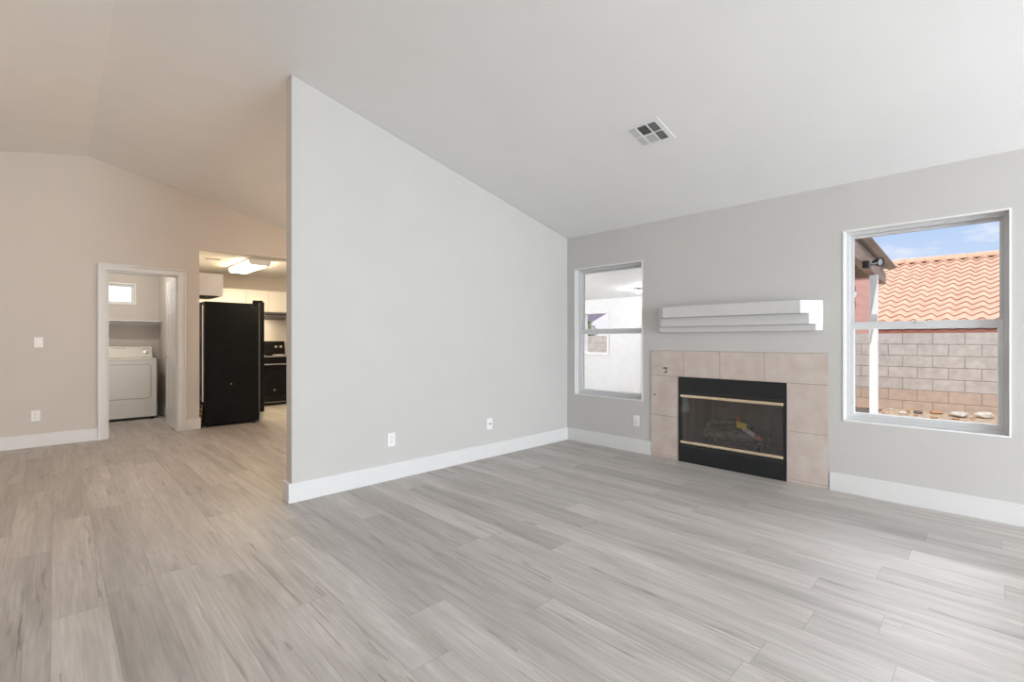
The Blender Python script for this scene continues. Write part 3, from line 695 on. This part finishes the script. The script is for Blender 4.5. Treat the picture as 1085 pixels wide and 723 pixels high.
# ------------------------------------------------------------------ kitchen
FY0, FY1 = 7.530, 8.285
K = thing('refrigerator', 'black textured refrigerator standing side-on at the kitchen opening', 'refrigerator', (1.83, 7.91, 0))
bm = nb(); box(bm, 1.470, 2.150, FY0, FY1, 0.03, 1.735); body = obj('cabinet', bm, 'fridge_black', K, bevel=0.006)
bm = nb(); box(bm, 2.150, 2.160, FY0 + 0.008, FY1 - 0.008, 0.15, 1.745); obj('gasket', bm, 'appliance_grey', K)
for ya, yb, yh in ((FY0 - 0.004, FY0 + 0.335, FY0 + 0.29), (FY0 + 0.342, FY1 + 0.004, FY0 + 0.39)):
    z0, z1 = 0.145, 1.765
    bm = nb(); box(bm, 2.160, 2.222, ya, yb, z0, z1); dr = obj('door', bm, 'fridge_black', K, bevel=0.012, seg=3)
    bm = nb(); y = yh; a, b_ = 0.62, 1.62
    tube(bm, [(2.222, y, a), (2.262, y, a + 0.02), (2.262, y, b_ - 0.02), (2.222, y, b_)], 0.012, 10); obj('handle', bm, 'gloss_black', dr, smooth=True)
bm = nb(); box(bm, 2.075, 2.205, FY0 + 0.01, FY0 + 0.06, 1.7355, 1.785); obj('hinge_cover', bm, 'gloss_black', K, bevel=0.005)
bm = nb(); box(bm, 2.100, 2.175, FY0 + 0.02, FY1 - 0.02, 0.035, 0.135); obj('kick_grille', bm, 'gloss_black', K, bevel=0.003)
bm = nb(); prism(bm, [(2.152, 0.02), (2.20, 0.02), (2.214, 0.14), (2.165, 0.14)], 'y', FY0 + 0.006, FY0 + 0.03); hb = obj('hinge_bracket', bm, 'steel', K, bevel=0.002); hb['label'] = 'grey lower hinge bracket'
for x in (1.52, 2.10):
    for y in (FY0 + 0.06, FY1 - 0.06):
        bm = nb(); tube(bm, [(x, y - 0.02, 0.016), (x, y + 0.02, 0.016)], 0.0155, 12); obj('roller', bm, 'dark_slot', K)
bm = nb(); lathe(bm, [(0, 0), (0.007, 0), (0.007, 0.001), (0, 0.001)], (1.79, FY0, 0.585), (0, -1, 0), 12); ss = obj('sticker', bm, 'plastic_white', body); ss['label'] = 'tiny white sticker dot'
bm = nb(); tube(bm, [(1.448, FY0 + 0.02, 1.68), (1.448, FY0 + 0.02, 0.36)], 0.008, 10); obj('drain_tube', bm, 'plastic_white', K)
bm = nb()
for k in range(4): tube(bm, [(1.452, FY0 + 0.06, 0.30 - k * 0.06), (1.452, FY0 + 0.68, 0.29 - k * 0.06), (1.452, FY0 + 0.68, 0.262 - k * 0.06), (1.452, FY0 + 0.06, 0.245 - k * 0.06)], 0.006, 8)
tube(bm, [(1.438, FY0 + 0.03, 0.05), (1.43, FY0 + 0.03, 0.20), (1.446, FY0 + 0.04, 0.30)], 0.006, 8)
obj('condenser_coil', bm, 'copper', K)

def cabinet(x0, x1, y0, y1, z0, z1, face, doors, label, group):
    o = thing('wall_cabinet', label, 'cabinet', ((x0 + x1) / 2, (y0 + y1) / 2, z0), group=group)
    bm = nb(); box(bm, x0, x1, y0, y1, z0, z1); b = obj('carcass', bm, 'cabinet_white', o, bevel=0.002)
    bm = nb(); box(bm, x0 + 0.015, x1 - 0.015, y0 + 0.015, y1 - 0.015, z0 - 0.001, z0 + 0.001); obj('bottom_panel', bm, 'cabinet_under', b)
    for a, c in doors:
        bm = nb()
        if face == 'x':
            box(bm, x1, x1 + 0.020, a + 0.002, c - 0.002, z0 + 0.002, z1 - 0.002); dd = obj('door', bm, 'cabinet_white', o, bevel=0.003)
            bm = nb(); rframe(bm, 'x', x1 + 0.02, x1 + 0.023, a + 0.002, c - 0.002, z0 + 0.002, z1 - 0.002, 0.055); obj('door_rail', bm, 'cabinet_white', dd, bevel=0.001)
        else:
            box(bm, a + 0.002, c - 0.002, y0 - 0.020, y0, z0 + 0.002, z1 - 0.002); dd = obj('door', bm, 'cabinet_white', o, bevel=0.003)
            bm = nb(); rframe(bm, 'y', y0 - 0.023, y0 - 0.02, a + 0.002, c - 0.002, z0 + 0.002, z1 - 0.002, 0.055); obj('door_rail', bm, 'cabinet_white', dd, bevel=0.001)
cabinet(1.351, 1.690, 7.640, 8.40, 1.825, 2.135, 'x', [(7.64, 8.02), (8.02, 8.40)], 'white wall cabinet hung above the refrigerator', 'kitchen wall cabinets')
CY = 9.62
cabinet(1.60, 2.518, CY, YK - 0.001, 1.375, 2.135, 'y', [(1.60, 2.06), (2.06, 2.518)], 'white wall cabinet showing just over the refrigerator top', 'kitchen wall cabinets')
cabinet(2.522, 3.282, CY, YK - 0.001, 1.735, 2.135, 'y', [(2.522, 2.902), (2.902, 3.282)], 'short white wall cabinet above the range hood', 'kitchen wall cabinets')
H = thing('range_hood', 'black range hood under the short white cabinet', 'range hood', (2.90, 9.75, 1.62))
bm = nb(); prism(bm, [(9.46, 1.645), (YK - 0.001, 1.605), (YK - 0.001, 1.733), (9.57, 1.733), (9.46, 1.69)], 'x', 2.525, 3.28); hb = obj('hood_body', bm, 'black_metal', H, bevel=0.004)
bm = nb(); box(bm, 2.60, 3.2, 9.459, 9.462, 1.655, 1.662); box(bm, 2.70, 2.80, 9.457, 9.462, 1.67, 1.684); obj('control_strip', bm, 'steel', hb)
bm = nb(); box(bm, 2.62, 2.85, 9.70, 9.82, 1.606, 1.612); obj('lamp_lens', bm, 'hood_glow', H)
A = thing('cooking_range', 'black freestanding cooking range behind the refrigerator', 'range', (2.90, 9.58, 0))
RY = 9.29
bm = nb(); box(bm, 2.53, 3.275, RY, 9.93, 0.02, 0.895); obj('range_body', bm, 'gloss_black', A, bevel=0.004)
bm = nb(); box(bm, 2.525, 3.28, RY - 0.03, 9.93, 0.896, 0.915); ct = obj('cooktop', bm, 'gloss_black', A, bevel=0.004)
bm = nb(); box(bm, 2.53, 3.275, RY - 0.032, RY - 0.028, 0.895, 0.913); obj('edge_strip', bm, 'steel', ct)
bm = nb(); prism(bm, [(9.82, 0.916), (9.93, 0.916), (9.93, 1.185), (9.86, 1.185)], 'x', 2.53, 3.275); bgd = obj('backguard', bm, 'gloss_black', A, bevel=0.006)
bm = nb(); box(bm, 2.80, 3.00, 9.832, 9.845, 1.04, 1.11); obj('clock_panel', bm, 'black_glass', bgd)
for x in (2.60, 2.69, 3.11, 3.20):
    bm = nb(); lathe(bm, [(0, 0), (0.024, 0), (0.021, 0.02), (0, 0.022)], (x, 9.842, 1.075), (0, -1, 0.15), 16); obj('knob', bm, 'steel', bgd, smooth=True)
for x, y in ((2.70, 9.42), (3.10, 9.42), (2.70, 9.68), (3.10, 9.68)):
    bm = nb()
    for r in (0.035, 0.06, 0.085): tube(bm, [(x + r * math.cos(t), y + r * math.sin(t), 0.922) for t in [2 * math.pi * k / 20 for k in range(21)]], 0.005, 6, cap=False)
    lathe(bm, [(0.098, 0), (0.10, 0.004), (0.092, 0.006), (0.09, 0)], (x, y, 0.9155), (0, 0, 1), 24); obj('burner', bm, 'steel', ct)
bm = nb(); box(bm, 2.535, 3.27, RY - 0.03, RY - 0.002, 0.215, 0.80); od = obj('oven_door', bm, 'gloss_black', A, bevel=0.006)
bm = nb(); box(bm, 2.64, 3.165, RY - 0.032, RY - 0.029, 0.34, 0.66); obj('oven_window', bm, 'black_glass', od)
bm = nb(); tube(bm, [(2.60, RY - 0.03, 0.755), (2.60, RY - 0.065, 0.76), (3.205, RY - 0.065, 0.76), (3.205, RY - 0.03, 0.755)], 0.011, 10); oh = obj('oven_handle', bm, 'steel', od, smooth=True)
bm = nb(); lathe(bm, [(0, 0), (0.016, 0), (0.014, 0.004), (0, 0.005)], (2.905, RY - 0.03, 0.285), (0, -1, 0), 16); obj('badge', bm, 'steel', od)
bm = nb(); box(bm, 2.535, 3.27, RY - 0.025, RY - 0.002, 0.055, 0.205); dw = obj('drawer', bm, 'gloss_black', A, bevel=0.005)
bm = nb(); box(bm, 2.535, 3.27, RY - 0.027, RY - 0.024, 0.057, 0.064); obj('drawer_trim', bm, 'steel', dw)
for x in (2.58, 3.22):
    for y in (RY + 0.05, 9.88):
        bm = nb(); lathe(bm, [(0, 0), (0.015, 0), (0.015, 0.021), (0, 0.021)], (x, y, 0), (0, 0, 1), 10); obj('foot', bm, 'dark_slot', A)
LT = thing('ceiling_light', 'long glowing fluorescent light on the kitchen ceiling', 'ceiling light', (2.25, 8.42, ZC))
bm = nb(); box(bm, 2.09, 2.41, 7.84, 9.00, ZC - 0.022, ZC - 0.0005); obj('housing', bm, 'louver_white', LT, bevel=0.003)
prof = [(2.105, ZC - 0.022), (2.105, ZC - 0.05), (2.135, ZC - 0.085), (2.365, ZC - 0.085), (2.395, ZC - 0.05), (2.395, ZC - 0.022)]
bm = nb(); prism(bm, prof, 'y', 7.865, 8.975); obj('diffuser', bm, 'lens_glow', LT, bevel=0.004)
for a, b_ in ((7.84, 7.865), (8.975, 9.00)):
    bm = nb(); prism(bm, [(2.095, ZC - 0.022), (2.095, ZC - 0.055), (2.13, ZC - 0.092), (2.37, ZC - 0.092), (2.405, ZC - 0.055), (2.405, ZC - 0.022)], 'y', a, b_); obj('end_cap', bm, 'louver_white', LT, bevel=0.003)

# dining lamp behind the partition, and an added unseen pendant left of the frame
def dome(x, y, label, watt, nm):
    z = zc(x); o = thing('ceiling_light', label, 'ceiling light', (x, y, z))
    bm = nb(); lathe(bm, [(0, 0.03), (0.05, 0.03), (0.055, -0.05), (0.012, -0.07), (0.012, -0.36), (0, -0.36)], (x, y, z), (0, 0, 1), 24); obj('canopy_rod', bm, 'steel', o, smooth=True)
    bm = nb(); lathe(bm, [(0, -0.36), (0.06, -0.365), (0.17, -0.42), (0.19, -0.46), (0.12, -0.49), (0, -0.50)], (x, y, z), (0, 0, 1), 28); obj('glass_bowl', bm, 'globe_glow', o, smooth=True)
    lamp(nm, 'POINT', (x, y, z - 0.58), watt, WARM, size=0.10)
dome(2.95, 5.55, 'glass bowl pendant over the dining area behind the partition', DINING_W, 'dining_bulb')
dome(-1.6, 4.6, 'added unseen glass bowl pendant warming the left side, outside the frame', ENTRY_FILL_W, 'entry_fill_bulb')

# ------------------------------------------------------------------ outdoors
GZ = -0.055
bm = nb(); box(bm, XO, 40, -14, 30, GZ - 0.2, GZ)
tag(obj('ground', bm, 'gravel'), 'tan gravel yard between the house and the block wall', 'ground', kind='structure')
bm = nb(); box(bm, 5.06, 8.97, 1.32, 8.9, GZ + 0.001, GZ + 0.05)  # unseen reflector added to brighten the patio ceiling from below
tag(obj('bounce_slab', bm, 'concrete'), 'unseen pale slab added under the patio cover to bounce light', 'floor', kind='structure')
def stone(x, y, r, m, label, squash=0.6):
    bm = nb(); bmesh.ops.create_icosphere(bm, subdivisions=2, radius=r)
    ax = (random.uniform(0.8, 1.2), random.uniform(0.9, 1.5), squash * random.uniform(0.8, 1.15))
    for v in bm.verts:
        f = 1 + random.uniform(-0.14, 0.14); v.co = Vector((v.co.x * ax[0] * f, v.co.y * ax[1] * f, v.co.z * ax[2] * f))
    bm.transform(Matrix.Rotation(random.uniform(0, 6), 4, 'Z')); zmin = min(v.co.z for v in bm.verts)
    bm.transform(Matrix.Translation((0, 0, -zmin - 0.006)))
    return tag(obj('stone', bm, m, None, loc=(x, y, GZ), local=True), label, 'stone', 'stones at the foot of the block wall')
stone(10.62, 0.42, 0.11, 'stone_pale', 'largest pale flat stone at the foot of the block wall', 0.42)
stone(10.72, 0.12, 0.10, 'stone_pale', 'pale stone at the window right edge by the block wall', 0.5)
stone(10.75, 0.70, 0.07, 'stone_tan', 'tan stone next to the largest pale stone', 0.6)
stone(10.58, 0.92, 0.06, 'stone_dark', 'dark stone by the block wall, seen mid window', 0.6)
cols = [('stone_tan', 'small tan stone scattered on the gravel'), ('stone_pale', 'small pale stone scattered on the gravel'), ('stone_dark', 'small dark stone scattered on the gravel')]
spots = [(10.58, 0.92)]
for k in range(70):
    m, lb = cols[random.choice((0, 0, 1, 1, 2))]
    x, y = 10.88 - abs(random.gauss(0, 0.35)), random.uniform(-0.4, 2.2)
    if min((x - 10.62) ** 2 + (y - 0.42) ** 2, (x - 10.72) ** 2 + (y - 0.12) ** 2, (x - 10.75) ** 2 + (y - 0.70) ** 2) < 0.05: continue
    x = min(x, 10.9)
    if any((x - q[0]) ** 2 + (y - q[1]) ** 2 < 0.018 for q in spots): continue
    spots.append((x, y))
    stone(x, y, random.uniform(0.018, 0.048), m, lb)

# block wall at X=11
bm = nb(); bl = nb()
BXW, bh, bw, j = 11.0, 0.2032, 0.4064, 0.005
ztop = 1.33; course = 0
z = ztop
while z > GZ - 0.05:
    z0 = z - bh; y = -6.0 + (0.0 if course % 2 else bw / 2) + 0.06
    tgt = bl if course >= 5 else bm
    while y < 11:
        box(tgt, BXW, BXW + 0.15, y + j, y + bw - j, z0 + j, z - j); y += bw
    z = z0; course += 1
B = thing('block_wall', 'grey concrete block wall across the yard', 'wall', (BXW + 0.07, 2.5, GZ))
b1 = obj('upper_courses', bm, 'block', B, bevel=0.004, seg=1); b2 = obj('lower_courses', bl, 'block_low', B, bevel=0.004, seg=1); b2['label'] = 'browner dusty lower courses'
bm = nb(); box(bm, BXW + 0.006, BXW + 0.144, -6.0, 11, GZ - 0.15, ztop - 0.004); obj('mortar', bm, 'mortar', B)

# patio cover with post, white patio wall
P = thing('patio_cover', 'wooden patio cover with grey sheet roof and white post', 'patio cover', (7.0, 4.0, GZ))
def zr(x): return 2.62 - (x - 4.63) * 0.0664
bm = nb(); n = 42
PX0, PX1 = XO + 0.01, 9.32
PY0, PY1 = 1.06, 9.0
ncol = 200; rows = (PX0, PX1); top = []; bot = []
for xi in rows:
    top.append([bm.verts.new((xi, PY0 + (PY1 - PY0) * k / ncol, zr(xi) + 0.010 * math.cos(k * math.pi / 2) + 0.012)) for k in range(ncol + 1)])
    bot.append([bm.verts.new((xi, PY0 + (PY1 - PY0) * k / ncol, zr(xi) + 0.010 * math.cos(k * math.pi / 2))) for k in range(ncol + 1)])
for k in range(ncol):
    bm.faces.new((top[0][k], top[1][k], top[1][k + 1], top[0][k + 1])); bm.faces.new((bot[0][k], bot[0][k + 1], bot[1][k + 1], bot[1][k]))
    for s in (0, 1): bm.faces.new((top[s][k], top[s][k + 1], bot[s][k + 1], bot[s][k]))
for k in (0, ncol): bm.faces.new((top[0][k], top[1][k], bot[1][k], bot[0][k]))
obj('sheet_roof', bm, 'patio_sheet', P)
bm = nb(); prism(bm, [(PX0, zr(PX0) - 0.28), (9.05, 2.055), (9.05, 2.215), (PX0, zr(PX0) - 0.10)], 'y', 1.16, 1.25); bmb = obj('edge_beam', bm, 'patio_wood', P, bevel=0.004)
bm = nb(); prism(bm, [(PX0, zr(PX0) - 0.095), (9.05, 2.222), (9.05, zr(9.05) - 0.012), (PX0, zr(PX0) - 0.012)], 'y', 1.19, 1.23); obj('nailer', bm, 'patio_sheet', P)
for x in (5.2, 6.2, 7.2, 8.2, 9.0):
    bm = nb(); box(bm, x - 0.02, x + 0.02, 1.251, 3.1, zr(x) - 0.16, zr(x) - 0.012); obj('rafter', bm, 'patio_wood', P)
bm = nb(); box(bm, 8.06, 8.148, 1.126, 1.214, GZ, 2.10); po = obj('post', bm, 'patio_white', P, bevel=0.005); po['label'] = 'white square patio post'
bm = nb(); prism(bm, [(PX0, 2.50), (9.0, 2.15), (9.0, 2.17), (PX0, 2.52)], 'y', 3.1, 8.95); obj('ceiling_board', bm, 'patio_white', P)
Wt = thing('patio_wall', 'white stucco patio wall with a framed opening, seen through the left window', 'wall', (9.05, 6.0, GZ))
OP = (6.13, 6.83, 0.90, 1.835)
bm = nb(); wall_grid(bm, 'x', 9.0, 9.14, [3.1, OP[0], OP[1], 8.95], [GZ, OP[2], OP[3], 2.149], [OP]); obj('stucco', bm, 'stucco_white', Wt)
bm = nb(); rframe(bm, 'x', 8.975, 9.16, OP[0] - 0.04, OP[1] + 0.04, OP[2] - 0.04, OP[3] + 0.04, 0.055); obj('opening_frame', bm, 'patio_white', Wt, bevel=0.004)
bm = nb(); box(bm, XO + 0.01, 8.99, 8.95, 9.07, GZ, 2.4); obj('side_return', bm, 'stucco_white', Wt)
def patio_light(x, y, label, watt, nm):
    z = 2.4955 - (x - PX0) * 0.0804 - 0.0015
    o = thing('patio_light', label, 'ceiling light', (x, y, z), group='patio ceiling lamps')
    bm = nb(); lathe(bm, [(0, 0), (0.09, 0), (0.09, -0.025), (0, -0.025)], (x, y, z - 0.0045), (0, 0, 1), 24); obj('base', bm, 'steel', o)
    bm = nb(); lathe(bm, [(0.085, -0.026), (0.08, -0.05), (0.05, -0.07), (0, -0.075)], (x, y, z - 0.0045), (0, 0, 1), 24); obj('globe', bm, 'patio_glow', o, smooth=True)
    lamp(nm, 'POINT', (x, y, z - 0.14), watt, (0.95, 0.96, 1.0), size=0.05)
patio_light(8.2, 4.87, 'small white lamp on the white patio ceiling', PATIO_W * 0.08, 'patio_bulb')
patio_light(6.0, 6.5, 'added patio ceiling lamp nearer the house, unseen, brightening the patio', PATIO_W * 1.25, 'patio_fill_bulb')  # extra unseen lamp added to carry most of the patio brightness

FL = thing('floodlight', 'black floodlight on the patio beam', 'floodlight', (7.29, 1.155, 2.14))
bm = nb(); box(bm, 7.22, 7.36, 1.09, 1.159, 2.10, 2.19); obj('junction_box', bm, 'black_metal', FL, bevel=0.006)
bm = nb(); tube(bm, [(7.34, 1.10, 2.15), (7.42, 1.06, 2.165), (7.54, 1.055, 2.185)], 0.014, 10); obj('arm', bm, 'black_metal', FL, smooth=True)
ax = (-0.45, -0.85, -0.12)
bm = nb(); lathe(bm, [(0, -0.06), (0.025, -0.055), (0.05, 0.0), (0.060, 0.03), (0.060, 0.04), (0.046, 0.04), (0.04, 0.02), (0, 0.02)], (7.585, 1.055, 2.205), ax, 24); obj('lamp_head', bm, 'black_metal', FL, smooth=True)
bm = nb(); lathe(bm, [(0, 0.028), (0.0445, 0.028), (0.0445, 0.032), (0, 0.034)], (7.585, 1.055, 2.205), ax, 24); obj('lens', bm, 'steel', FL, smooth=True)

# neighbour's house with clay tile roof
Nh = thing('neighbor_house', 'neighbouring house with salmon clay tile roof and pink stucco wing', 'house', (14.5, 0, GZ))
EX, EZ, RGX, PIT = 12.15, 1.40, 16.4, 0.43
def zroof(x): return EZ + PIT * (x - EX)
ry0, ry1 = -6.0, 4.6; nrow = 15; per = 0.245; spw = 8
ny = int((ry1 - ry0) / per) * spw
bm = nb()
def prof(k):
    s = (k % spw) / spw; return 0.030 * (math.sin(2 * math.pi * s) + 0.25 * math.sin(4 * math.pi * s))
for r in range(nrow):
    xa = EX + (RGX - EX) * r / nrow; xb = EX + (RGX - EX) * (r + 1) / nrow + 0.05
    lines = []
    for x, dz in ((xa, -0.012), (xa, 0.032), (xb, 0.004)):
        lines.append([bm.verts.new((x, ry0 + per * k / spw, zroof(x) + 0.05 + prof(k) + dz)) for k in range(ny + 1)])
    for k in range(ny):
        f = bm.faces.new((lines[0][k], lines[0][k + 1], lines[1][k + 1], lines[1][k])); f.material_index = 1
        bm.faces.new((lines[1][k], lines[1][k + 1], lines[2][k + 1], lines[2][k]))
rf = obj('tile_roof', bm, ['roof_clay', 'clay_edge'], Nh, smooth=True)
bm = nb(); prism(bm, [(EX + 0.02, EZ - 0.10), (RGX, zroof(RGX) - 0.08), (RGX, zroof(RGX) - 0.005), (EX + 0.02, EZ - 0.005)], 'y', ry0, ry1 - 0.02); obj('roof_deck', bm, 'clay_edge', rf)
bm = nb(); yy = ry0
while yy < ry1 - 0.3:
    seg = [(RGX + 0.15 * math.cos(t), zroof(RGX) + 0.03 + 0.13 * math.sin(t)) for t in [math.pi * q / 8 for q in range(9)]]
    prism(bm, seg, 'y', yy, yy + 0.40); yy += 0.405
obj('ridge_cap', bm, 'roof_clay', rf)
bm = nb(); box(bm, 12.45, 20.4, ry0 + 0.3, ry1 - 0.1, GZ, EZ); prism(bm, [(12.45, EZ), (20.4, EZ), (RGX, zroof(RGX) - 0.15)], 'y', ry1 - 0.12, ry1 - 0.1); obj('house_wall', bm, 'stucco_pink', Nh)
bm = nb(); prism(bm, [(RGX, zroof(RGX) - 0.02), (20.7, EZ + 0.0), (20.7, EZ + 0.08), (RGX, zroof(RGX) + 0.08)], 'y', ry0, ry1); obj('rear_roof', bm, 'roof_clay', rf)
bm = nb(); box(bm, 11.70, 12.10, 1.69, 4.5, GZ, 2.48); wg = obj('wing_wall', bm, 'stucco_pink', Nh); wg['label'] = 'pink stucco wing wall'
bm = nb(); box(bm, 11.66, 12.14, 1.66, 4.54, 2.48, 2.53); obj('wing_cap', bm, 'clay_edge', wg)
o = thing('wall_lantern', 'small dark lantern with white globe on the pink stucco wall', 'lantern', (11.66, 2.02, 2.25))
bm = nb(); box(bm, 11.675, 11.699, 1.99, 2.07, 2.08, 2.30); tube(bm, [(11.68, 2.03, 2.23), (11.60, 2.01, 2.25), (11.55, 1.99, 2.21)], 0.016, 8); obj('bracket', bm, 'black_metal', o)
bm = nb(); lathe(bm, [(0, 0), (0.04, 0.01), (0.055, 0.06), (0.045, 0.11), (0, 0.12)], (11.56, 1.995, 2.06), (0, 0, 1), 16); obj('globe', bm, 'patio_white', o, smooth=True)

# second neighbour, seen through the patio wall opening
N2 = thing('neighbor_house', 'neighbouring house with grey roof and white gable, seen through the patio wall opening', 'house', (15.5, 10.2, GZ))
bm = nb(); prism(bm, [(8.4, GZ), (11.2, GZ), (11.2, 1.25), (8.4, 2.55)], 'x', 13.6, 13.8); obj('gable_wall', bm, 'stucco_white', N2)
bm = nb(); prism(bm, [(13.8, 1.6), (19.5, 4.6), (19.5, 4.7), (13.8, 1.7)], 'y', 7.6, 14.5); obj('roof', bm, 'roof_slate', N2)
bm = nb(); box(bm, 14.3, 19.4, 7.8, 14.3, GZ, 1.85); obj('house_wall', bm, 'stucco_grey', N2)
SH = thing('shrub', 'yellow-green shrub showing over the block wall in the patio opening', 'shrub', (12.0, 9.12, GZ))
bm = nb()
for k in range(7):
    a = random.uniform(0, 6.28); tube(bm, [(12.0, 9.12, GZ), (12.0 + 0.25 * math.cos(a), 9.12 + 0.3 * math.sin(a), 0.8), (12.0 + 0.4 * math.cos(a), 9.12 + 0.4 * math.sin(a), 1.5)], [0.02, 0.014, 0.006], 6)
obj('stem', bm, 'twig', SH)
bm = nb()
for k in range(2200):
    th = random.uniform(0, 6.28); ph = math.acos(random.uniform(-1, 1)); rr = random.uniform(0.5, 1.0)
    c = Vector((12.0 + 0.45 * rr * math.sin(ph) * math.cos(th), 9.12 + 0.5 * rr * math.sin(ph) * math.sin(th), 1.30 + 0.62 * rr * math.cos(ph)))
    M3 = Matrix.Rotation(random.uniform(0, 6.28), 3, 'Z') @ Matrix.Rotation(random.uniform(-1.2, 1.2), 3, 'X'); l, w = random.uniform(0.05, 0.09), 0.022
    v = [bm.verts.new(c + M3 @ Vector(p)) for p in ((0, 0, 0), (w, l * 0.5, 0.006), (0, l, 0), (-w, l * 0.5, 0.006))]
    bm.faces.new(v)
obj('foliage', bm, 'leaf_green', SH)
